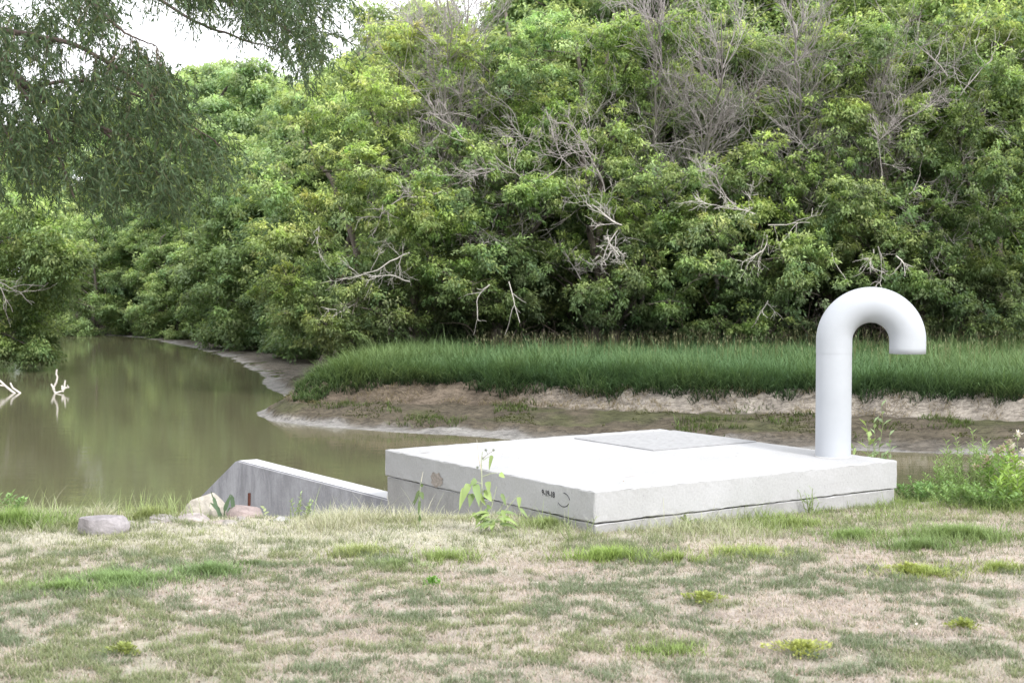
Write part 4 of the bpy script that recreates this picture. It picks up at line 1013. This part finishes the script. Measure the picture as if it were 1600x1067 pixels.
# leafy stems: bushy weeds at right and small ones elsewhere
def stem_plant(name, base, h, n_st, spread, leafL, leafW, colr, label, cat, seed, buds=None, leaf_n=26, group=None, lean=.2):
    g = np.random.default_rng(seed); root = empty(name, base); tag(root, label, cat, group)
    tb = Tubes(); PV = []; DV = []; CV = []; BP = []
    for k in range(n_st):
        a = g.uniform(0, 6.28); r_ = spread * math.sqrt(g.random()); p0 = np.array([r_ * math.cos(a) * .5, r_ * math.sin(a) * .5, -.03])
        top = np.array([r_ * math.cos(a) * 1.1 + g.normal() * lean * .15, r_ * math.sin(a) * 1.1, h * g.uniform(.6, 1.05) * (1 - .35 * (r_ / spread) ** 2)])
        pts = grow(tb, p0, top, .004, .0018, g, .03, .08, 7, 4, (.25, .30, .14)); BP.append(pts[-1])
        for j in range(leaf_n):
            t = .12 + .88 * (j + g.random()) / leaf_n; f = t * 6; i = min(5, int(f)); q = pts[i] + (pts[i + 1] - pts[i]) * (f - i)
            a2 = j * 2.4 + g.uniform(-.3, .3); PV.append(q); DV.append([math.cos(a2), math.sin(a2), .5 + .5 * t]); CV.append(np.array(colr) * (.5 + .65 * t) * g.uniform(.75, 1.2))
    PV = np.array(PV); DV = np.array(DV); CV = np.array(CV); n = len(PV)
    link('stem', tb.mesh('stem', M['stem']), root)
    v, f, c = leaves(PV, DV, np.array([0, 0, 1.0]) + g.normal(size=(n, 3)) * .3, leafL * g.uniform(.6, 1.2, n), leafW * g.uniform(.7, 1.2, n), CV, .15)
    link('foliage', np_mesh('foliage', v, [f], c, M['weed']), root)
    if buds is not None:
        for bp in BP:
            n = 60; P = bp + g.normal(size=(n, 3)) * .010; D = nrm(g.normal(size=(n, 3)) + np.array([0, 0, .5]))
            v, f, c = leaves(P, D, g.normal(size=(n, 3)), .026 if name == 'thistle' else .02, .010, np.tile(buds, (n, 1)) * (.8 + .3 * g.random(n))[:, None])
            link('flower_head', np_mesh('flower_head', v, [f], c, M['weed']), root)
def gbase(px, D):
    p = at(px, 700, D); return np.array([p[0], p[1], float(lawn_z(np.array([p[0]]), np.array([p[1]]))[0])])
WG = 'weeds on the bank right of the slab'
stem_plant('bushy_weed', gbase(1516, 11.2), .60, 46, .26, .055, .009, (.27, .38, .14), 'tall feathery green bushy weed right of the slab', 'weed', 1, leaf_n=44)
stem_plant('bushy_weed', gbase(1478, 11.0), .36, 26, .17, .05, .011, (.22, .34, .12), 'shorter feathery weed on the left flank of the tall bushy one', 'weed', 2, leaf_n=34)
stem_plant('bushy_weed', gbase(1446, 11.3), .26, 18, .14, .05, .012, (.30, .40, .18), 'loose pale green weed nearest the right corner of the slab', 'weed', 21, leaf_n=26)
stem_plant('broadleaf_weed', gbase(1566, 10.6), .46, 16, .15, .075, .022, (.27, .42, .12), 'broad leaved green weed with pinkish heads near the right edge', 'weed', 3, (.50, .42, .34), 24)
stem_plant('broadleaf_weed', gbase(1602, 10.2), .40, 22, .2, .085, .022, (.30, .44, .11), 'bright green leafy weed cut by the right edge of the photo', 'weed', 4, None, 26)
stem_plant('thistle', gbase(1596, 11.4), .60, 9, .12, .06, .014, (.24, .34, .15), 'thistle with fluffy white seed heads at the right edge', 'thistle', 5, (.78, .73, .70), 18)
stem_plant('low_weed', gbase(1440, 10.75), .22, 24, .2, .05, .016, (.15, .27, .09), 'low dark green weed at the right corner of the slab', 'weed', 6)
stem_plant('low_weed', gbase(1500, 10.4), .18, 24, .22, .05, .018, (.20, .32, .12), 'low green weed in front of the tall bushy weed', 'weed', 7)
stem_plant('low_weed', gbase(1555, 10.1), .20, 24, .2, .05, .018, (.18, .30, .10), 'low green weed in front of the pinkish headed weed', 'weed', 8)
stem_plant('milkweed', gbase(1350, 13.0), 1.38, 7, .12, .13, .045, (.30, .40, .16), 'pale green leafy weed behind the slab just right of the pipe', 'weed', 9, None, 13)
stem_plant('milkweed', gbase(1378, 12.9), 1.36, 7, .10, .10, .032, (.26, .35, .19), 'grey green upright weed behind the slab, second from the pipe', 'weed', 10, None, 17)
stem_plant('grass_clump', gbase(1268, 9.86), .18, 9, .05, .07, .006, (.22, .32, .12), 'thin grass clump against the right face of the slab', 'grass clump', 11, None, 7)
stem_plant('leafy_weed', gbase(18, 9.9), .17, 9, .09, .05, .022, (.22, .36, .14), 'small leafy weed on the crest at the left edge', 'weed', 12, None, 12)
stem_plant('leafy_weed', gbase(468, 9.6), .20, 6, .07, .04, .012, (.30, .40, .2), 'small pale weed in front of the wing wall', 'weed', 13, None, 12)
stem_plant('leafy_weed', gbase(1075, 9.35), .05, 12, .1, .05, .02, (.20, .30, .12), 'flat green weed at the foot of the slab right face', 'weed', 14, None, 8)
stem_plant('leafy_weed', gbase(905, 8.75), .20, 7, .12, .05, .006, (.30, .34, .20), 'wispy weed standing at the near corner of the slab', 'weed', 15, None, 10)

# tall single grass stalks along the crest
g = np.random.default_rng(61)
px = np.concatenate([g.uniform(0, 320, 60), g.uniform(195, 285, 50), g.uniform(420, 620, 16), g.uniform(780, 900, 30)]); D = np.concatenate([g.uniform(9.5, 10.0, 60), g.uniform(9.7, 10.1, 50), g.uniform(9.4, 9.8, 16), g.uniform(9.0, 9.1, 30)])
P = np.stack([(px - 800) / F_PX * D, D, lawn_z((px - 800) / F_PX * D, D)], 1); m = len(px)
c = np.tile([.36, .44, .20], (m, 1)) * (.7 + .5 * g.random(m))[:, None]
blade_obj('grass_stalks', [blades(P, g.uniform(.10, .24, m), .005, g.uniform(0, 6.28, m), g.uniform(.1, .5, m), g.uniform(0, .6, m), c * .8, c, 3)], M['blade'], 'thin tall grass stalks rising from the crest of the bank', 'grass')

# ------------------------------------------------------------------ snags in the water
def snag(lines, D, label, sd):
    base = at(lines[0][0][0], lines[0][0][1], D); base[2] = WZ; tb = Tubes()
    for ln, r_ in lines_r(lines): tb.add([at(px, py, D) - base for px, py in ln], np.linspace(r_, r_ * .7, len(ln)), (.66, .62, .58), 7)
    o = link('driftwood_branch', tb.mesh('driftwood_branch', M['dead'])); o.location = base; tag(o, label, 'driftwood', 'dead branches sticking out of the water')
def lines_r(l): return [(q[:-1], q[-1]) for q in l]
DS = (CAM_Z - WZ) / math.tan(math.atan((614 - CY) / F_PX) + PITCH)
snag([[(88, 617), (86, 613), (83, 607), (88, 598), (90, 589), (88, 584), (89, 577), .038], [(85, 609), (80, 600), .04], [(86, 614), (98, 611), (103, 606), .03], [(98, 612), (101, 604), (102, 594), .038], [(98, 609), (97, 602), .045], [(102, 606), (108, 605), (105, 602), .03]], DS, 'forked white dead branch standing up out of the water', 1)
snag([[(27, 618), (25, 616), (12, 606), (0, 595), (-20, 580), .045], [(34, 617), (30, 613), (20, 606), (16, 598), .04], [(8, 603), (-12, 600), .03]], DS, 'slanting white dead branches rising from the water at the left edge', 2)

# ------------------------------------------------------------------ near willow, upper left
g = np.random.default_rng(808)
root_p = np.array([-6.4, 9.2, 0.0]); root_p[2] = float(lawn_z(root_p[0:1], root_p[1:2])[0])
root = empty('willow_tree', root_p); tag(root, 'near willow hanging dark narrow leaves into the upper left corner', 'tree')
tr = Tubes(); br = (.11, .085, .075)
tr.add([root_p + (0, 0, -.3), root_p + (.1, 0, 1.2), root_p + (.5, .2, 2.4), root_p + (1.0, .3, 3.6), root_p + (1.3, .5, 5.5)], [.36, .28, .24, .2, .12], br, 12)
hub = root_p + (.6, .2, 2.6); hub2 = root_p + (1.25, .45, 5.0)
limbs = []
def limb(pts_px, r0_, r1_, start=None):
    pts = [start] if start is not None else []
    pts += [at(px, py, D) for px, py, D in pts_px]; pts = np.array(pts); 
    t = np.linspace(0, 1, len(pts)); tt = np.linspace(0, 1, 26); sm = np.stack([np.interp(tt, t, pts[:, i]) for i in range(3)], 1)
    for _ in range(3): sm[1:-1] = (sm[:-2] + sm[1:-1] * 2 + sm[2:]) / 4
    sm += np.cumsum(g.normal(size=sm.shape) * .004, 0)
    tr.add(sm, np.linspace(r0_, r1_, 26), br, 7); limbs.append(sm)
limb([(-40, 85, 10), (0, 102, 10), (50, 135, 10), (100, 178, 10), (150, 196, 10), (205, 215, 10.1)], .05, .014, hub)
limb([(0, 102, 10), (60, 180, 9.8), (90, 260, 9.7), (110, 320, 9.7)], .018, .006)
limb([(100, 178, 10), (165, 205, 9.9), (200, 245, 9.8), (250, 270, 9.8)], .012, .004)
limb([(50, 135, 10), (120, 120, 10.3), (220, 150, 10.4), (300, 200, 10.5), (345, 240, 10.5)], .014, .004)
limb([(-60, 40, 9.6), (20, 50, 9.6), (110, 60, 9.7), (200, 110, 9.8), (270, 180, 9.9)], .03, .006, hub2)
limb([(-80, -60, 10.5), (60, -50, 10.5), (200, -30, 10.6), (330, -15, 10.7), (400, 20, 10.7), (450, 50, 10.8), (490, 75, 10.8)], .05, .005, hub2)
limb([(200, -30, 10.6), (300, 30, 10.4), (380, 60, 10.3), (440, 75, 10.3)], .014, .004)
limb([(-60, 150, 9.8), (0, 190, 9.8), (40, 250, 9.7), (60, 300, 9.7)], .02, .005, hub)
limb([(330, -15, 10.7), (430, -30, 10.6), (480, 10, 10.6), (510, 40, 10.6)], .012, .004)
limb([(100, -60, 9.4), (150, 10, 9.4), (190, 50, 9.4), (240, 70, 9.5)], .015, .004)
LP = np.concatenate(limbs)
# density of hanging foliage in the crown, laid out in the crown's own plane
def dens(px, py):
    d1 = sstep(1.15, .7, np.hypot((px - 90) / 200, (py - 165) / 150)) * .85
    d2 = sstep(1.1, .6, np.hypot((px - 225) / 135, (py - 245) / 105)) * .8
    d3 = sstep(1.15, .6, np.hypot((px - 370) / 165, (py + 8) / 72)) * .85
    d4 = sstep(1.1, .6, np.hypot((px - 470) / 42, (py - 62) / 72)) * .8
    d5 = sstep(1.1, .8, np.hypot((px - 60) / 120, (py - 10) / 70)) * .5
    hole = sstep(1.0, .6, np.hypot((px - 225) / 60, (py - 50) / 50)) + .8 * sstep(1.0, .6, np.hypot((px - 340) / 90, (py - 98) / 22))
    return np.clip(np.maximum.reduce([d1, d2, d3, d4, d5]) - hole * .62, 0, 1) * sstep(.28, .66, fbm(px / 38, py / 38, 3, 12))
n = 9000; px = g.uniform(-120, 530, n); py = g.uniform(-110, 370, n); k = g.random(n) < np.clip(dens(px, py) * 1.25, 0, 1); px, py = px[k], py[k]
PV = []; DV = []; CV = []; tw = Tubes()
for a, b in zip(px, py):
    D = g.uniform(9.0, 11.2); p = at(a, b - 18, D)
    nearest = LP[int(np.argmin(np.linalg.norm(LP - p + np.array([0, 0, -.15]), axis=1)))]
    L = g.uniform(.12, .34); d = nrm(np.array([g.normal() * .6 + .35, g.normal() * .5, -1.0])); sag = np.array([0, 0, -1.0])
    n_ = 9; t = np.linspace(0, 1, n_)[:, None]; start_d = nrm(p - nearest + 1e-6)
    pts = p + (start_d * .8 * (1 - t) + d * t) * L * t
    if np.linalg.norm(p - nearest) < .35 and g.random() < .5: tw.add([nearest, (nearest + p) / 2 + (0, 0, .03), p], [.003, .0025, .002], (.2, .16, .12), 3)
    tw.add(pts, np.linspace(.002, .001, n_), (.13, .14, .08), 3)
    m = int(L * 105)
    for j in range(m):
        f = (j + .5) / m * (n_ - 1); i = min(n_ - 2, int(f)); q = pts[i] + (pts[i + 1] - pts[i]) * (f - i)
        PV.append(q); DV.append(d * .6 + g.normal(size=3) * .62 + (0, 0, -.25)); CV.append(g.uniform(.6, 1.3))
PV = np.array(PV); DV = np.array(DV); CV = np.array(CV)[:, None] * np.array([.075, .115, .055]); n = len(PV)
yel_ = (g.random(n) < .12)[:, None]; CV = np.where(yel_, CV * np.array([1.9, 1.6, 1.0]), CV)
v, f, c = leaves(PV, DV, g.normal(size=(n, 3)) + np.array([0, -.4, .5]), g.uniform(.032, .07, n), g.uniform(.008, .014, n), CV, .1)
link('crown', np_mesh('willow_crown', v - root_p, [f], c, M['willow']), root)
for nm, T_ in (('trunk', tr), ('twigs', tw)):
    me = T_.mesh(nm, M['bark']); me.transform(Matrix.Translation(-Vector(root_p))); link(nm, me, root)
print('polys', sum(len(o.data.polygons) for o in bpy.data.objects if o.type == 'MESH'))
